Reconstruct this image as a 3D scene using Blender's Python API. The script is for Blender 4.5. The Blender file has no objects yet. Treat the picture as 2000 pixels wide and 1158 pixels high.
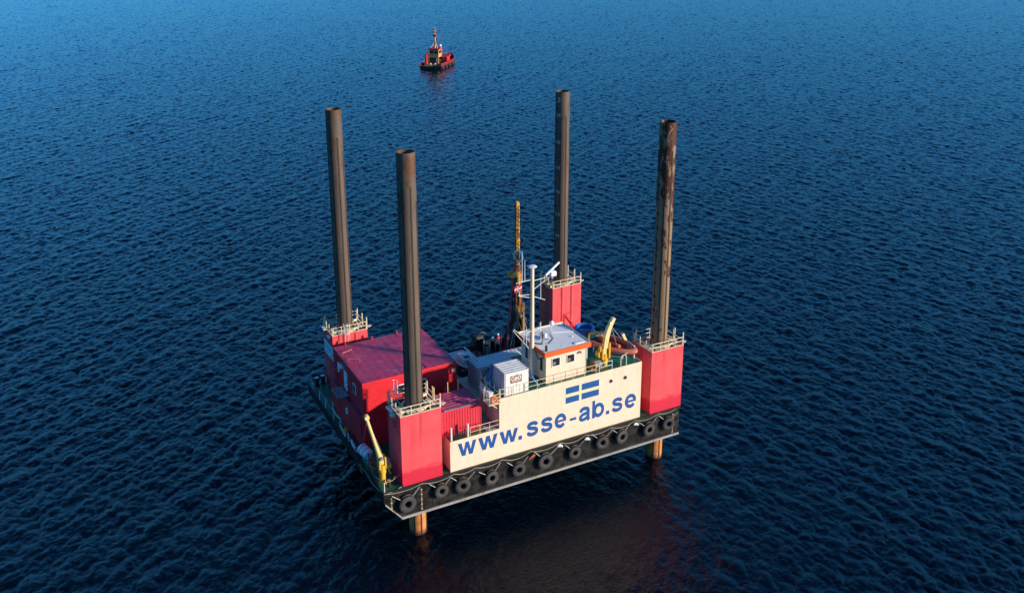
import bpy, bmesh, math, random
from mathutils import Vector, Matrix
R=math.radians
random.seed(7)
C=bpy.context.scene
# ------------------------------------------------------------------ camera
cd=bpy.data.cameras.new('camera'); cam=bpy.data.objects.new('camera',cd); C.collection.objects.link(cam); C.camera=cam
cd.sensor_width=36; cd.lens=32.3127; cd.shift_x=.058315; cd.shift_y=-.116385; cd.clip_start=1; cd.clip_end=30000
rx=Vector((0.90212627,-0.43102133,-0.01971812)); up=Vector((0.13369337,0.23578493,0.96256509)); fw=Vector((0.41023685,0.87099143,-0.27033248))
m=Matrix((rx,up,-fw)).transposed().to_4x4(); m.translation=Vector((-27.8756,-71.7186,52.2382)); cam.matrix_world=m
# ------------------------------------------------------------------ sky and sun
SUN_EL=R(15.5); SUN_AZ=R(135)            # azimuth measured from +Y towards +X
w=bpy.data.worlds.new('World'); C.world=w; w.use_nodes=True
nt=w.node_tree; bg=nt.nodes['Background']
sky=nt.nodes.new('ShaderNodeTexSky'); sky.sky_type='NISHITA'; sky.sun_disc=False
sky.sun_elevation=SUN_EL; sky.sun_rotation=SUN_AZ; sky.altitude=0; sky.air_density=1.0; sky.dust_density=.4; sky.ozone_density=3.0
tint=nt.nodes.new('ShaderNodeMix'); tint.data_type='RGBA'; tint.blend_type='MULTIPLY'; tint.inputs[0].default_value=1
tint.inputs[7].default_value=(.27,.96,1.52,1); nt.links.new(sky.outputs[0],tint.inputs[6])      # deep clear blue of the evening sky
# clear evening air: the zenith is much deeper than the band above the horizon
tc=nt.nodes.new('ShaderNodeTexCoord'); sx=nt.nodes.new('ShaderNodeSeparateXYZ'); nt.links.new(tc.outputs['Generated'],sx.inputs[0])
cr_=nt.nodes.new('ShaderNodeValToRGB'); nt.links.new(sx.outputs[2],cr_.inputs[0]); e_=cr_.color_ramp.elements
e_[0].position=.0; e_[0].color=(.38,.38,.38,1); e_[1].position=1; e_[1].color=(.42,.42,.44,1)
for p_,v_ in ((.13,.74),(.27,1.04),(.50,.47)):
    q_=e_.new(p_); q_.color=(v_,v_,v_*1.02,1)
t2=nt.nodes.new('ShaderNodeMix'); t2.data_type='RGBA'; t2.blend_type='MULTIPLY'; t2.inputs[0].default_value=1
nt.links.new(tint.outputs[2],t2.inputs[6]); nt.links.new(cr_.outputs[0],t2.inputs[7])
nt.links.new(t2.outputs[2],bg.inputs[0]); bg.inputs[1].default_value=.15
sl=bpy.data.lights.new('sun','SUN'); sl.energy=5.0; sl.angle=R(2); sl.color=(1,.83,.66)
so=bpy.data.objects.new('sun',sl); C.collection.objects.link(so)
d=Vector((math.sin(SUN_AZ)*math.cos(SUN_EL),math.cos(SUN_AZ)*math.cos(SUN_EL),math.sin(SUN_EL)))
so.rotation_euler=d.to_track_quat('Z','Y').to_euler()
C.view_settings.view_transform='Standard'; C.view_settings.look='None'; C.view_settings.exposure=0.38; C.view_settings.gamma=1
C.render.engine='CYCLES'
C.cycles.max_bounces=6

WB=.08   # height of the finest ripples
# ------------------------------------------------------------------ materials
class NB:
    def __init__(s,name):
        s.m=bpy.data.materials.new(name); s.m.use_nodes=True; s.t=s.m.node_tree; s.b=s.t.nodes['Principled BSDF']
    def n(s,ty,**k):
        o=s.t.nodes.new('ShaderNode'+ty)
        for a,v in k.items():
            if a.startswith('i_'):
                key=a[2:]; key=int(key) if key.isdigit() else key.replace('_',' ')
                o.inputs[key].default_value=v
            else: setattr(o,a,v)
        return o
    def l(s,a,b): s.t.links.new(a,b)
    def math(s,op,a,b=None):
        o=s.n('Math',operation=op)
        for i,x in enumerate((a,b)):
            if x is None: continue
            if hasattr(x,'is_linked'): s.l(x,o.inputs[i])
            else: o.inputs[i].default_value=x
        return o.outputs[0]
    def coords(s,scale=(1,1,1),rot=(0,0,0)):
        g=s.n('NewGeometry'); mp=s.n('Mapping'); mp.inputs['Scale'].default_value=scale; mp.inputs['Rotation'].default_value=rot
        s.l(g.outputs['Position'],mp.inputs['Vector']); return mp.outputs[0]
    def noise(s,scale,detail=4,rough=.55,cs=(1,1,1),rot=(0,0,0),dist=0):
        o=s.n('TexNoise'); o.inputs['Scale'].default_value=scale; o.inputs['Detail'].default_value=detail
        o.inputs['Roughness'].default_value=rough; o.inputs['Distortion'].default_value=dist
        s.l(s.coords(cs,rot),o.inputs['Vector']); return o.outputs['Fac']
    def ramp(s,f,a,b,c0=0,c1=1):
        o=s.n('MapRange'); s.l(f,o.inputs[0])
        for i,v in enumerate((a,b,c0,c1)): o.inputs[i+1].default_value=v
        return o.outputs[0]
    def mix(s,f,a,b):
        o=s.n('Mix',data_type='RGBA')
        if hasattr(f,'is_linked'): s.l(f,o.inputs[0])
        else: o.inputs[0].default_value=f
        for i,x in ((6,a),(7,b)):
            if hasattr(x,'is_linked'): s.l(x,o.inputs[i])
            else: o.inputs[i].default_value=(*x,1)
        return o.outputs[2]
    def bump(s,h,st=.3,dist=.05):
        o=s.n('Bump'); o.inputs['Strength'].default_value=st; o.inputs['Distance'].default_value=dist
        s.l(h,o.inputs['Height']); s.l(o.outputs[0],s.b.inputs['Normal'])
    def done(s,col=None,rough=.5,metal=0,spec=.5):
        if col is not None:
            if hasattr(col,'is_linked'): s.l(col,s.b.inputs['Base Color'])
            else: s.b.inputs['Base Color'].default_value=(*col,1)
        if hasattr(rough,'is_linked'): s.l(rough,s.b.inputs['Roughness'])
        else: s.b.inputs['Roughness'].default_value=rough
        s.b.inputs['Metallic'].default_value=metal; s.b.inputs['Specular IOR Level'].default_value=spec
        return s.m

def paint(name,c,c2=None,rust=.0,streak=.35,rough=.5,rustc=(.16,.06,.025),dirt=(.12,.10,.08),dirty=.25,bump=.25,sc=.6,spec=.4):
    """weathered paint: large fade patches, vertical run-off streaks, small rust spots"""
    b=NB(name); c2=c2 or tuple(x*.72 for x in c)
    f=b.ramp(b.noise(sc,5,.6),.35,.68)
    col=b.mix(f,c,c2)
    s=b.noise(2.2,5,.65,cs=(1,1,.07))
    col=b.mix(b.math('MULTIPLY',b.ramp(s,.50,.74),streak),col,tuple(x*.45+y*.25 for x,y in zip(c,dirt)))
    g=b.noise(6,6,.7)
    col=b.mix(b.math('MULTIPLY',b.ramp(g,.55,.75),dirty),col,dirt)
    if rust>0:
        r=b.noise(3.2,8,.72,cs=(1,1,.45))
        col=b.mix(b.ramp(r,.71-rust*.25,.77-rust*.25),col,rustc)
    b.bump(b.noise(1.1,3,.5),bump,.06)
    return b.done(col,b.ramp(b.noise(3,4,.6),.3,.7,rough-.1,rough+.15),spec=spec)

def water_mat():
    b=NB('sea_water')
    sm=b.noise(2.2,5,.62,cs=(1,1.5,1),rot=(0,0,R(-25)),dist=.4)
    bp=b.n('Bump'); bp.inputs['Strength'].default_value=1; bp.inputs['Distance'].default_value=WB
    b.l(sm,bp.inputs['Height']); b.l(bp.outputs[0],b.b.inputs['Normal'])
    b.b.inputs['IOR'].default_value=1.333
    return b.done((.0002,.0022,.007),.03)

RED=(.60,.030,.045)
def tower_mat():
    """faded red paint; a fresher, deeper band low down with a ragged upper edge"""
    b=NB('tower_red_paint')
    g=b.n('NewGeometry'); sp=b.n('SeparateXYZ'); b.l(g.outputs['Position'],sp.inputs[0])
    f=b.ramp(b.noise(.5,5,.6),.3,.7)
    top=b.mix(f,(.80,.10,.108),(.72,.065,.08))
    z=b.math('ADD',sp.outputs[2],b.math('MULTIPLY',b.noise(.9,5,.65,cs=(1,1,1.5)),2.2))
    low=b.ramp(z,2.35,2.85)
    col=b.mix(low,(.60,.022,.05),top)
    s=b.noise(1.6,5,.6,cs=(1,1,.06))
    col=b.mix(b.math('MULTIPLY',b.ramp(s,.52,.72),b.ramp(sp.outputs[2],2,7.5,.15,.75)),col,(.34,.03,.04))
    g2=b.noise(7,6,.7); col=b.mix(b.math('MULTIPLY',b.ramp(g2,.62,.78),.45),col,(.20,.04,.04))
    b.bump(b.noise(.9,3,.5,cs=(1,1,.4)),.35,.08)
    return b.done(col,.5,spec=.35)

def leg_mat(rusty=False):
    b=NB('leg_steel'+('_rusty' if rusty else ''))
    g=b.n('NewGeometry'); sp=b.n('SeparateXYZ'); b.l(g.outputs['Position'],sp.inputs[0])
    f=b.ramp(b.noise(.8,6,.65,cs=(1,1,.22)),.3,.7)
    col=b.mix(f,(.13,.095,.070),(.082,.062,.048))
    s=b.noise(3.5,5,.6,cs=(1,1,.03)); col=b.mix(b.math('MULTIPLY',b.ramp(s,.55,.75),.6),col,(.07,.05,.038))
    z=sp.outputs[2]
    if rusty:
        col=b.mix(.55,col,(.34,.22,.12))
        zz=b.math('ADD',b.noise(1.0,7,.68,cs=(1.5,1.5,.6)),b.ramp(z,10,32,-.12,.085))
        col=b.mix(b.ramp(zz,.50,.53),col,(.065,.017,.007))
    else:
        zz=b.math('ADD',b.noise(1.0,6,.6,cs=(1.2,1.2,.5)),b.ramp(z,14,33,-.20,.06))
        col=b.mix(b.ramp(zz,.52,.60),col,(.10,.045,.02))
    o=b.mix(b.ramp(b.noise(1.5,6,.7),.35,.65),(.68,.27,.075),(.46,.15,.045))
    o=b.mix(b.ramp(b.math('ADD',z,b.math('MULTIPLY',b.noise(2,4),.5)),-6.1,-5.6,0,1),(.12,.035,.015),o)
    col=b.mix(b.ramp(z,-2.6,-2.4,0,1),o,col)
    b.bump(b.noise(5,6,.7),.3,.03)
    return b.done(col,.55,spec=.35)

def black_hull():
    b=NB('black_hull_paint')
    f=b.ramp(b.noise(1.1,8,.75,cs=(.6,1,1.3)),.42,.62)
    col=b.mix(f,(.005,.005,.005),(.032,.030,.028))
    s=b.noise(1.8,6,.7,cs=(1,1,.12)); col=b.mix(b.ramp(s,.58,.76,0,.6),col,(.06,.055,.05))
    r=b.noise(2.6,8,.75,cs=(1,1,.3)); col=b.mix(b.ramp(r,.66,.72,0,.8),col,(.10,.04,.018))
    b.bump(b.noise(.7,4,.6),.4,.12)
    return b.done(col,.5,spec=.22)

def deck_mat():
    b=NB('green_deck_paint')
    f=b.ramp(b.noise(.8,6,.65),.36,.64)
    col=b.mix(f,(.010,.17,.085),(.012,.08,.05))
    r=b.noise(1.3,7,.7); col=b.mix(b.ramp(r,.55,.66,0,.85),col,(.035,.022,.014))
    return b.done(col,.35)

def roof_mat():
    b=NB('dusty_skylit_red_roof')
    f=b.ramp(b.noise(.45,6,.6),.32,.68)
    col=b.mix(f,(.44,.022,.08),(.35,.045,.11))  # purple cast of the blue sky light mixed into the dusty red
    d=b.noise(.75,4,.5,cs=(1,.6,1)); col=b.mix(b.ramp(d,.56,.68,0,.75),col,(.13,.03,.09))  # darker blotches paint the shade of dents into the colour
    d=b.noise(1.7,4,.6,cs=(.5,1,1)); col=b.mix(b.ramp(d,.56,.70,0,.5),col,(.55,.15,.26))
    b.bump(b.noise(.6,3,.5),.4,.12)
    return b.done(col,.45)

def wash(name,c,c2,dirtc,amount=.5,rough=.55):
    b=NB(name); col=b.mix(b.ramp(b.noise(1.1,6,.6),.35,.65),c,c2)
    d=b.noise(4,7,.72); col=b.mix(b.ramp(d,.56,.68,0,amount),col,dirtc)
    return b.done(col,rough)
def plain(name,c,rough=.5,metal=0,var=.25,sc=4):
    b=NB(name); col=b.mix(b.ramp(b.noise(sc,4,.6),.35,.65),c,tuple(x*(1-var) for x in c))
    return b.done(col,rough,metal)
def glass(name='window_glass',c=(.02,.022,.025)):
    b=NB(name); return b.done(c,.06)

M=dict(
 water=water_mat(), tower=tower_mat(), leg=leg_mat(), legr=leg_mat(True), hull=black_hull(), deck=deck_mat(), roof=roof_mat(),
 cream=paint('cream_paint',(.91,.635,.465),(.87,.60,.43),rust=.12,streak=.22,rustc=(.28,.13,.06),dirty=.22,bump=.55,rough=.5),
 tread=paint('rail_cream',(.78,.66,.42),(.66,.55,.36),rust=.35,streak=.2,rustc=(.25,.12,.05)),
 red=paint('red_paint',(.72,.022,.030),(.62,.018,.03),streak=.25,dirty=.15,rough=.45,spec=.5),
 redc=paint('container_red',(.66,.045,.07),(.58,.03,.05),streak=.4,dirty=.2),
 rroof=paint('container_red_roof',(.48,.06,.14),(.34,.05,.12),streak=.1,dirty=.4),
 white=paint('white_paint',(.78,.76,.70),(.70,.68,.62),rust=.25,streak=.3,dirty=.25),
 greyc=paint('container_grey',(.50,.49,.50),(.40,.39,.42),rust=.25,streak=.55,dirty=.3),
 greyr=wash('container_roof',(.76,.76,.74),(.62,.62,.60),(.16,.15,.12),.75),
 wroof=wash('wheelhouse_roof',(.80,.80,.78),(.70,.73,.74),(.22,.22,.20),.5),
 orange=paint('orange_paint',(.80,.12,.02),(.70,.10,.02),dirty=.1,streak=.1),
 yellow=paint('yellow_paint',(.80,.44,.03),(.74,.38,.03),rust=.25,streak=.3),
 yel2=paint('pale_yellow_paint',(.78,.55,.22),(.74,.50,.18),rust=.2,streak=.2),
 drill=paint('drill_yellow',(.66,.33,.02),(.55,.26,.03),rust=.8,streak=.8,rustc=(.06,.025,.01)),
 armc=paint('worn_cream_steel',(.76,.64,.38),(.74,.50,.08),rust=.3,streak=.3),
 blue=plain('blue_lettering',(.004,.085,.30),.5,0,.12), flagy=plain('yellow_lettering',(.80,.66,.30),.5,0,.1),
 hose=plain('blue_hose',(.012,.17,.55),.4), rope=plain('rope',(.50,.47,.38),.8,0,.4,9), roped=plain('dark_rope',(.16,.13,.09),.85,0,.4,9),
 tyre=wash('tyre_rubber',(.060,.052,.048),(.030,.027,.026),(.13,.11,.09),.6,.8), black=plain('black_steel',(.012,.012,.014),.5,0,.3), dark=paint('dark_machinery',(.03,.028,.028),(.05,.035,.03),rust=.5,streak=.3),
 strip=plain('leg_strip',(.045,.022,.012),.7,0,.5,6), glass=glass(), chain=plain('galvanised_chain',(.50,.47,.40),.5,.2,.5,8),
 stain=plain('rusty_chain',(.30,.12,.05),.7,0,.5,10), greys=wash('dull_steel',(.30,.30,.30),(.20,.20,.21),(.09,.07,.05),.7),
 tube=paint('faded_orange_rubber',(.50,.13,.065),(.38,.12,.08),dirty=.3,streak=.1), ora=plain('orange_cloth',(.75,.13,.02),.7), gold=plain('yellow_cloth',(.72,.36,.03),.7),
 brown=plain('brown_sign',(.24,.09,.02),.5,0,.1), wht=plain('white_gloss',(.80,.80,.80),.35,0,.06), cloth_red=plain('flag_red',(.60,.01,.03),.7),
 ppink=plain('pink_grey_box',(.62,.20,.18),.5), tarp=plain('blue_tarpaulin',(.02,.16,.50),.5), beige=paint('dark_panel_cream',(.62,.50,.36),(.54,.43,.32),rust=.2,streak=.4),
 skin=plain('skin',(.50,.26,.18),.6), tugred=paint('tug_red',(.60,.02,.02),(.45,.015,.02)), tugy=plain('tug_buff',(.78,.36,.11),.5),
 redhose=plain('red_hose',(.40,.02,.06),.5), smoked=plain('clear_plastic_tank',(.42,.47,.50),.3,0,.3), lamp=plain('lamp_top',(.80,.60,.20),.4),
)

# ------------------------------------------------------------------ mesh helpers
WL={}
class MB:
    def __init__(s): s.v=[]; s.f=[]; s.mi=[]; s.M=Matrix.Identity(4)
    def add(s,vs,fs,mi=0):
        o=len(s.v); s.v+=[tuple(s.M@Vector(p)) for p in vs]; s.f+=[tuple(i+o for i in f) for f in fs]; s.mi+=[mi]*len(fs); return s
    def box(s,x0,x1,y0,y1,z0,z1,mi=0):
        v=[(x,y,z) for z in (z0,z1) for y in (y0,y1) for x in (x0,x1)]
        return s.add(v,[(0,2,3,1),(4,5,7,6),(0,1,5,4),(2,6,7,3),(0,4,6,2),(1,3,7,5)],mi)
    def bbox(s,x0,x1,y0,y1,z0,z1,b=.03,mi=0):
        bm=bmesh.new(); vs=[bm.verts.new((x,y,z)) for z in (z0,z1) for y in (y0,y1) for x in (x0,x1)]
        for q in [(0,2,3,1),(4,5,7,6),(0,1,5,4),(2,6,7,3),(0,4,6,2),(1,3,7,5)]: bm.faces.new([vs[i] for i in q])
        bmesh.ops.bevel(bm,geom=bm.edges[:],offset=b,segments=2,affect='EDGES',profile=.5)
        bm.verts.index_update(); s.add([v.co[:] for v in bm.verts],[[v.index for v in f.verts] for f in bm.faces],mi); bm.free(); return s
    def bar(s,p,q,w,h=None,mi=0,upv=(0,0,1)):
        h=h or w; p=Vector(p); q=Vector(q); d=(q-p).normalized(); u=Vector(upv)
        if abs(d.dot(u))>.98: u=Vector((0,1,0))
        r=d.cross(u).normalized()*w/2; u=r.cross(d).normalized()*h/2
        v=[a+b for a in (p,q) for b in (-r-u,r-u,r+u,-r+u)]
        return s.add(v,[(0,1,2,3),(7,6,5,4),(0,4,5,1),(1,5,6,2),(2,6,7,3),(3,7,4,0)],mi)
    def cyl(s,p,q,r,r2=None,n=16,mi=0,caps=True):
        return s.tube([p,q],[r,r if r2 is None else r2],n,mi,caps)
    def tube(s,pts,r,n=8,mi=0,caps=True,closed=False):
        P=[Vector(p) for p in pts]; k=len(P); r=r if isinstance(r,(list,tuple)) else [r]*k
        vs=[]; prev=None
        for i in range(k):
            a=P[i-1] if (i>0 or closed) else P[i]; b=P[(i+1)%k] if (i<k-1 or closed) else P[i]
            d=(b-a).normalized()
            if prev is None:
                u=Vector((0,0,1)) if abs(d.z)<.9 else Vector((1,0,0))
            else: u=prev
            x=d.cross(u)
            if x.length<1e-4: x=d.orthogonal()
            x.normalize(); y=x.cross(d).normalized(); prev=y
            for j in range(n):
                t=2*math.pi*j/n; vs.append(P[i]+(x*math.cos(t)+y*math.sin(t))*r[i])
        fs=[]
        for i in range(k if closed else k-1):
            for j in range(n):
                a=i*n+j; b=i*n+(j+1)%n; c=((i+1)%k)*n+(j+1)%n; e=((i+1)%k)*n+j; fs.append((a,e,c,b))
        if caps and not closed: fs+= [tuple(range(n)), tuple(reversed(range((k-1)*n,k*n)))]
        return s.add(vs,fs,mi)
    def prism(s,poly,axis,a,b,mi=0):
        """poly: 2-D outline; axis 'x'|'y'|'z' is the extrusion direction"""
        def P(u,v,t): return {'y':(u,t,v),'x':(t,u,v),'z':(u,v,t)}[axis]
        n=len(poly); vs=[P(u,v,t) for t in (a,b) for u,v in poly]
        return s.add(vs,[tuple(range(n)),tuple(reversed(range(n,2*n)))]+[(i,n+i,n+(i+1)%n,(i+1)%n) for i in range(n)],mi)
    def torus(s,c,R_,r,ax=(0,0,1),n=24,k=8,mi=0,flat=1):
        ax=Vector(ax).normalized(); x=ax.orthogonal().normalized(); y=ax.cross(x); c=Vector(c); vs=[];fs=[]
        for i in range(n):
            t=2*math.pi*i/n; d=x*math.cos(t)+y*math.sin(t)
            for j in range(k):
                q=2*math.pi*j/k; vs.append(c+d*(R_+r*math.cos(q))+ax*r*math.sin(q)*flat)
        for i in range(n):
            for j in range(k): fs.append((i*k+j,((i+1)%n)*k+j,((i+1)%n)*k+(j+1)%k,i*k+(j+1)%k))
        return s.add(vs,fs,mi)
    def ball(s,c,r,n=12,mi=0,sc=(1,1,1)):
        vs=[];fs=[];k=n//2+1
        for i in range(k):
            t=math.pi*i/(k-1)
            for j in range(n):
                p=2*math.pi*j/n; vs.append((c[0]+r*sc[0]*math.sin(t)*math.cos(p),c[1]+r*sc[1]*math.sin(t)*math.sin(p),c[2]+r*sc[2]*math.cos(t)))
        for i in range(k-1):
            for j in range(n): fs.append((i*n+j,(i+1)*n+j,(i+1)*n+(j+1)%n,i*n+(j+1)%n))
        return s.add(vs,fs,mi)
    def lathe(s,prof,c=(0,0,0),n=24,mi=0,ax=None):
        Q=Matrix.Identity(4)
        if ax is not None: Q=Vector((0,0,1)).rotation_difference(Vector(ax)).to_matrix().to_4x4()
        vs=[];fs=[];k=len(prof); c=Vector(c)
        for r,z in prof:
            for j in range(n):
                t=2*math.pi*j/n; vs.append(c+Q@Vector((r*math.cos(t),r*math.sin(t),z)))
        for i in range(k-1):
            for j in range(n): fs.append((i*n+j,i*n+(j+1)%n,(i+1)*n+(j+1)%n,(i+1)*n+j))
        return s.add(vs,fs,mi)
    def build(s,name,mats,parent=None,smooth=False,label=None):
        if not isinstance(mats,(list,tuple)): mats=[mats]
        mats=[M[x] if isinstance(x,str) else x for x in mats]
        xs=[v[0] for v in s.v]; ys=[v[1] for v in s.v]; zs=[v[2] for v in s.v]
        o0=Vector(((min(xs)+max(xs))/2,(min(ys)+max(ys))/2,min(zs)))
        me=bpy.data.meshes.new(name); me.from_pydata([tuple(Vector(v)-o0) for v in s.v],[],s.f)
        for mm in mats: me.materials.append(mm)
        me.polygons.foreach_set('material_index',s.mi)
        me.update()
        bm=bmesh.new(); bm.from_mesh(me); bmesh.ops.recalc_face_normals(bm,faces=bm.faces); bm.to_mesh(me); bm.free()
        if smooth:
            me.polygons.foreach_set('use_smooth',[True]*len(me.polygons))
            try: me.set_sharp_from_angle(angle=R(38))
            except Exception: pass
        o=bpy.data.objects.new(name,me); C.collection.objects.link(o); WL[o.name]=o0
        if parent is not None: o.parent=parent; o.location=o0-WL[parent.name]
        else: o.location=o0
        if label: o['label']=label
        return o
def pieces(mb,name,mats,parent=None,smooth=False):
    """build every separate piece of mb as a part of its own"""
    par=list(range(len(mb.v)))
    def fd(i):
        while par[i]!=i: par[i]=par[par[i]]; i=par[i]
        return i
    for f in mb.f:
        for i in f[1:]: par[fd(i)]=fd(f[0])
    g={}
    for k,f in enumerate(mb.f): g.setdefault(fd(f[0]),[]).append(k)
    out=[]
    for ks in g.values():
        ids=sorted({i for k in ks for i in mb.f[k]}); ix={i:j for j,i in enumerate(ids)}
        q=MB(); q.v=[mb.v[i] for i in ids]; q.f=[tuple(ix[i] for i in mb.f[k]) for k in ks]; q.mi=[mb.mi[k] for k in ks]; out.append(q.build(name,mats,parent,smooth))
    return out
def thing(name,loc,label,cat,group=None):
    o=bpy.data.objects.new(name,None); C.collection.objects.link(o); o.location=loc; o.empty_display_size=.5
    WL[o.name]=Vector(loc); o['label']=label; o['category']=cat
    if group: o['group']=group
    return o
def tag(o,label,cat,group=None,kind=None):
    o['label']=label; o['category']=cat
    if group: o['group']=group
    return o
def rail(mb,pts,h=1.0,rails=(.5,1.0),sp=1.3,r=.028,posts=True,extra=0):
    for a,b in zip(pts[:-1],pts[1:]):
        a=Vector(a); b=Vector(b); L=(b-a).length; n=max(1,round(L/sp))
        for i in range(n+1):
            p=a.lerp(b,i/n)
            if posts: mb.cyl(p,p+Vector((0,0,h+extra)),r*1.15,n=6)
        for z in rails: mb.cyl(a+Vector((0,0,z)),b+Vector((0,0,z)),r,n=6)
    return mb
def text(s,name,mat,parent,origin,ux,uy,width,height,bold=.02,label=None,depth=.006):
    """flat lettering, laid on a real surface: origin = lower-left corner, ux / uy = directions"""
    cu=bpy.data.curves.new(name,'FONT'); cu.body=s; cu.size=1; cu.offset=bold; cu.extrude=0; cu.resolution_u=6
    o=bpy.data.objects.new(name+'_tmp',cu); C.collection.objects.link(o)
    dg=bpy.context.evaluated_depsgraph_get(); me0=o.evaluated_get(dg).to_mesh()
    v=[x.co.copy() for x in me0.vertices]; f=[tuple(p.vertices) for p in me0.polygons]; o.evaluated_get(dg).to_mesh_clear()
    bpy.data.objects.remove(o)
    x0=min(p.x for p in v); x1=max(p.x for p in v); y0=min(p.y for p in v); y1=max(p.y for p in v)
    ux=Vector(ux); uy=Vector(uy); og=Vector(origin)
    mb=MB(); mb.add([og+ux*((p.x-x0)/(x1-x0)*width)+uy*((p.y-y0)/(y1-y0)*height) for p in v],f)
    return mb.build(name,mat,parent,label=label)

# ------------------------------------------------------------------ sea
ZW=-6.49
import numpy as np
def wave_tile(L,N,seed,rms,wind,lp,spr=.15):
    """one patch of wind sea: heights and horizontal pull towards the crests"""
    rng=np.random.default_rng(seed); k1=np.fft.fftfreq(N,1/N)*2*np.pi/L
    kx,ky=np.meshgrid(k1,k1,indexing='ij'); k=np.hypot(kx,ky); k[0,0]=1
    kp=2*np.pi/lp; S=k**-3.8*np.exp(-1.25*(kp/k)**2); S[0,0]=0; S*=np.exp(-(k*.030)**2)
    c=(kx*np.cos(wind)+ky*np.sin(wind))/k; iso=np.clip(spr*(.5+.45*np.log2(np.maximum(k/kp,.7))),.04,.6); S*=iso+(1-iso)*np.abs(c)**14
    A=np.sqrt(S)*(rng.normal(size=S.shape)+1j*rng.normal(size=S.shape))
    sx=np.fft.ifft2(A*1j*kx).real; sy=np.fft.ifft2(A*1j*ky).real
    g=rms/np.sqrt((sx**2+sy**2).mean())
    return [np.fft.ifft2(A*q).real*g for q in (1,-1j*kx/k,-1j*ky/k)],L,N
def sample(t,x,y):
    F,L,N=t; u=(x/L*N)%N; v=(y/L*N)%N; i=u.astype(int); j=v.astype(int); a=u-i; b=v-j; i2=(i+1)%N; j2=(j+1)%N
    return [f[i%N,j%N]*(1-a)*(1-b)+f[i2,j%N]*a*(1-b)+f[i%N,j2]*(1-a)*b+f[i2,j2]*a*b for f in F]
def sea():
    T1=wave_tile(97.,1024,3,.72*WS,R(125),4.6,.18); T2=wave_tile(71.,1024,5,.72*WS,R(-29),3.6,.18)
    r=[22.]
    while r[-1]<1700:
        q=r[-1]; r.append(q+(.9 if q<40 else .19 if q<170 else .19+(q-170)*.0021))
    r=np.array(r); N=1500; a=np.linspace(R(-30),R(80),N)      # bearings from +Y towards +X
    rr,aa=np.meshgrid(r,a,indexing='ij'); x=-28+rr*np.sin(aa); y=-72+rr*np.cos(aa)
    h1,p1,q1=sample(T1,x,y); c,s_=np.cos(.65),np.sin(.65); xr=x*c+y*s_; yr=-x*s_+y*c
    h2,p2,q2=sample(T2,xr,yr); ch=1.0
    # calmer water in the lee of the barge
    k_=(1+np.clip(rr-180,0,700)/700*.65)*(1-.78*np.exp(-((x-14)/19)**2-((y+6)/19)**2)); h1,p1,q1,h2,p2,q2=[g_*k_ for g_ in (h1,p1,q1,h2,p2,q2)]
    X=x+ch*(p1+p2*c-q2*s_); Y=y+ch*(q1+p2*s_+q2*c); Z=h1+h2
    n=X.size; co=np.stack([X,Y,Z],-1).reshape(-1,3).astype(np.float32)
    m_=len(r); idx=np.arange(n).reshape(m_,N); f=np.stack([idx[:-1,:-1],idx[:-1,1:],idx[1:,1:],idx[1:,:-1]],-1).reshape(-1,4)[:, ::-1]
    # the far sea beyond the chop: a coarse skirt all round, just below
    k=len(co); sk=np.array([(-9000,-4000,-1.2),(14000,-4000,-1.2),(14000,15000,-1.2),(-9000,15000,-1.2)],np.float32)
    co=np.concatenate([co,sk]); f=np.concatenate([f,[[k,k+1,k+2,k+3]]])
    me=bpy.data.meshes.new('sea'); me.vertices.add(len(co)); me.vertices.foreach_set('co',co.ravel())
    me.loops.add(f.size); me.loops.foreach_set('vertex_index',f.ravel().astype(np.int32))
    me.polygons.add(len(f)); me.polygons.foreach_set('loop_start',np.arange(0,f.size,4,dtype=np.int32))
    me.polygons.foreach_set('use_smooth',np.ones(len(f),bool)); me.update(calc_edges=True)
    me.materials.append(M['water']); o=bpy.data.objects.new('sea',me); C.collection.objects.link(o); o.location=(0,0,ZW); o['kind']='structure'
    print('sea verts',len(co))
WS=.32
sea()

#@@PART2
# ================================================================== the jack-up barge
XL,XR,YF,YB=-2.04,32.96,-.14,24.16
HB=-3.35
barge=thing('jack_up_barge',(15.5,12,HB),'large jack-up barge with four tall legs, red towers and a cream lettered side','barge')
b=MB(); b.prism([(XL,-.03),(XL,-1.15),(-.21,HB),(XR,HB),(XR,-.03)],'y',YF,YB)
for x in (3.0,11.3,19.7,28.0): b.box(x,x+.05,YF-.02,YF-.003,-3.08,-.2)
b.build('hull','hull',barge)
b=MB(); b.box(-.28,XR+.02,YF-.10,YF-.003,HB-.02,HB+.23)
b.bar((XL+.12,YF-.05,-1.25),(-.2,YF-.05,HB+.07),.09,.13)
b.build('rubbing_strip',paint('worn_strip',(.34,.33,.30),(.24,.23,.21),rust=.5,dirty=.5,streak=.2),barge)
MB().box(XL+.02,XR-.02,YF+.02,YB-.02,-.025,0).build('deck','deck',barge)
b=MB(); b.box(XL-.05,XR+.03,YF-.09,YF+.01,-.14,.07); b.box(XL-.06,XL+.015,YF+.012,YB,-.14,.07); b.box(XR+.003,XR+.06,YF+.012,YB,-.14,.07)
b.build('gunwale','black',barge)
# hull marks: draught ladders of little white dashes on rusty weld lines
for x0 in (-1.35,1.78,32.05):
    b=MB(); lo=4 if x0<-1 else 0; b.box(x0+.03,x0+.13,YF-.008,YF-.002,-2.95+lo*.27,-.68,1)
    for i in range(lo,9): b.box(x0,x0+.16,YF-.014,YF-.006,-2.95+i*.27,-2.95+i*.27+.11,i%2)
    b.build('draught_mark',[plain('mark_white%g'%x0,(.55,.48,.30)),'stain'],barge)
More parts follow.
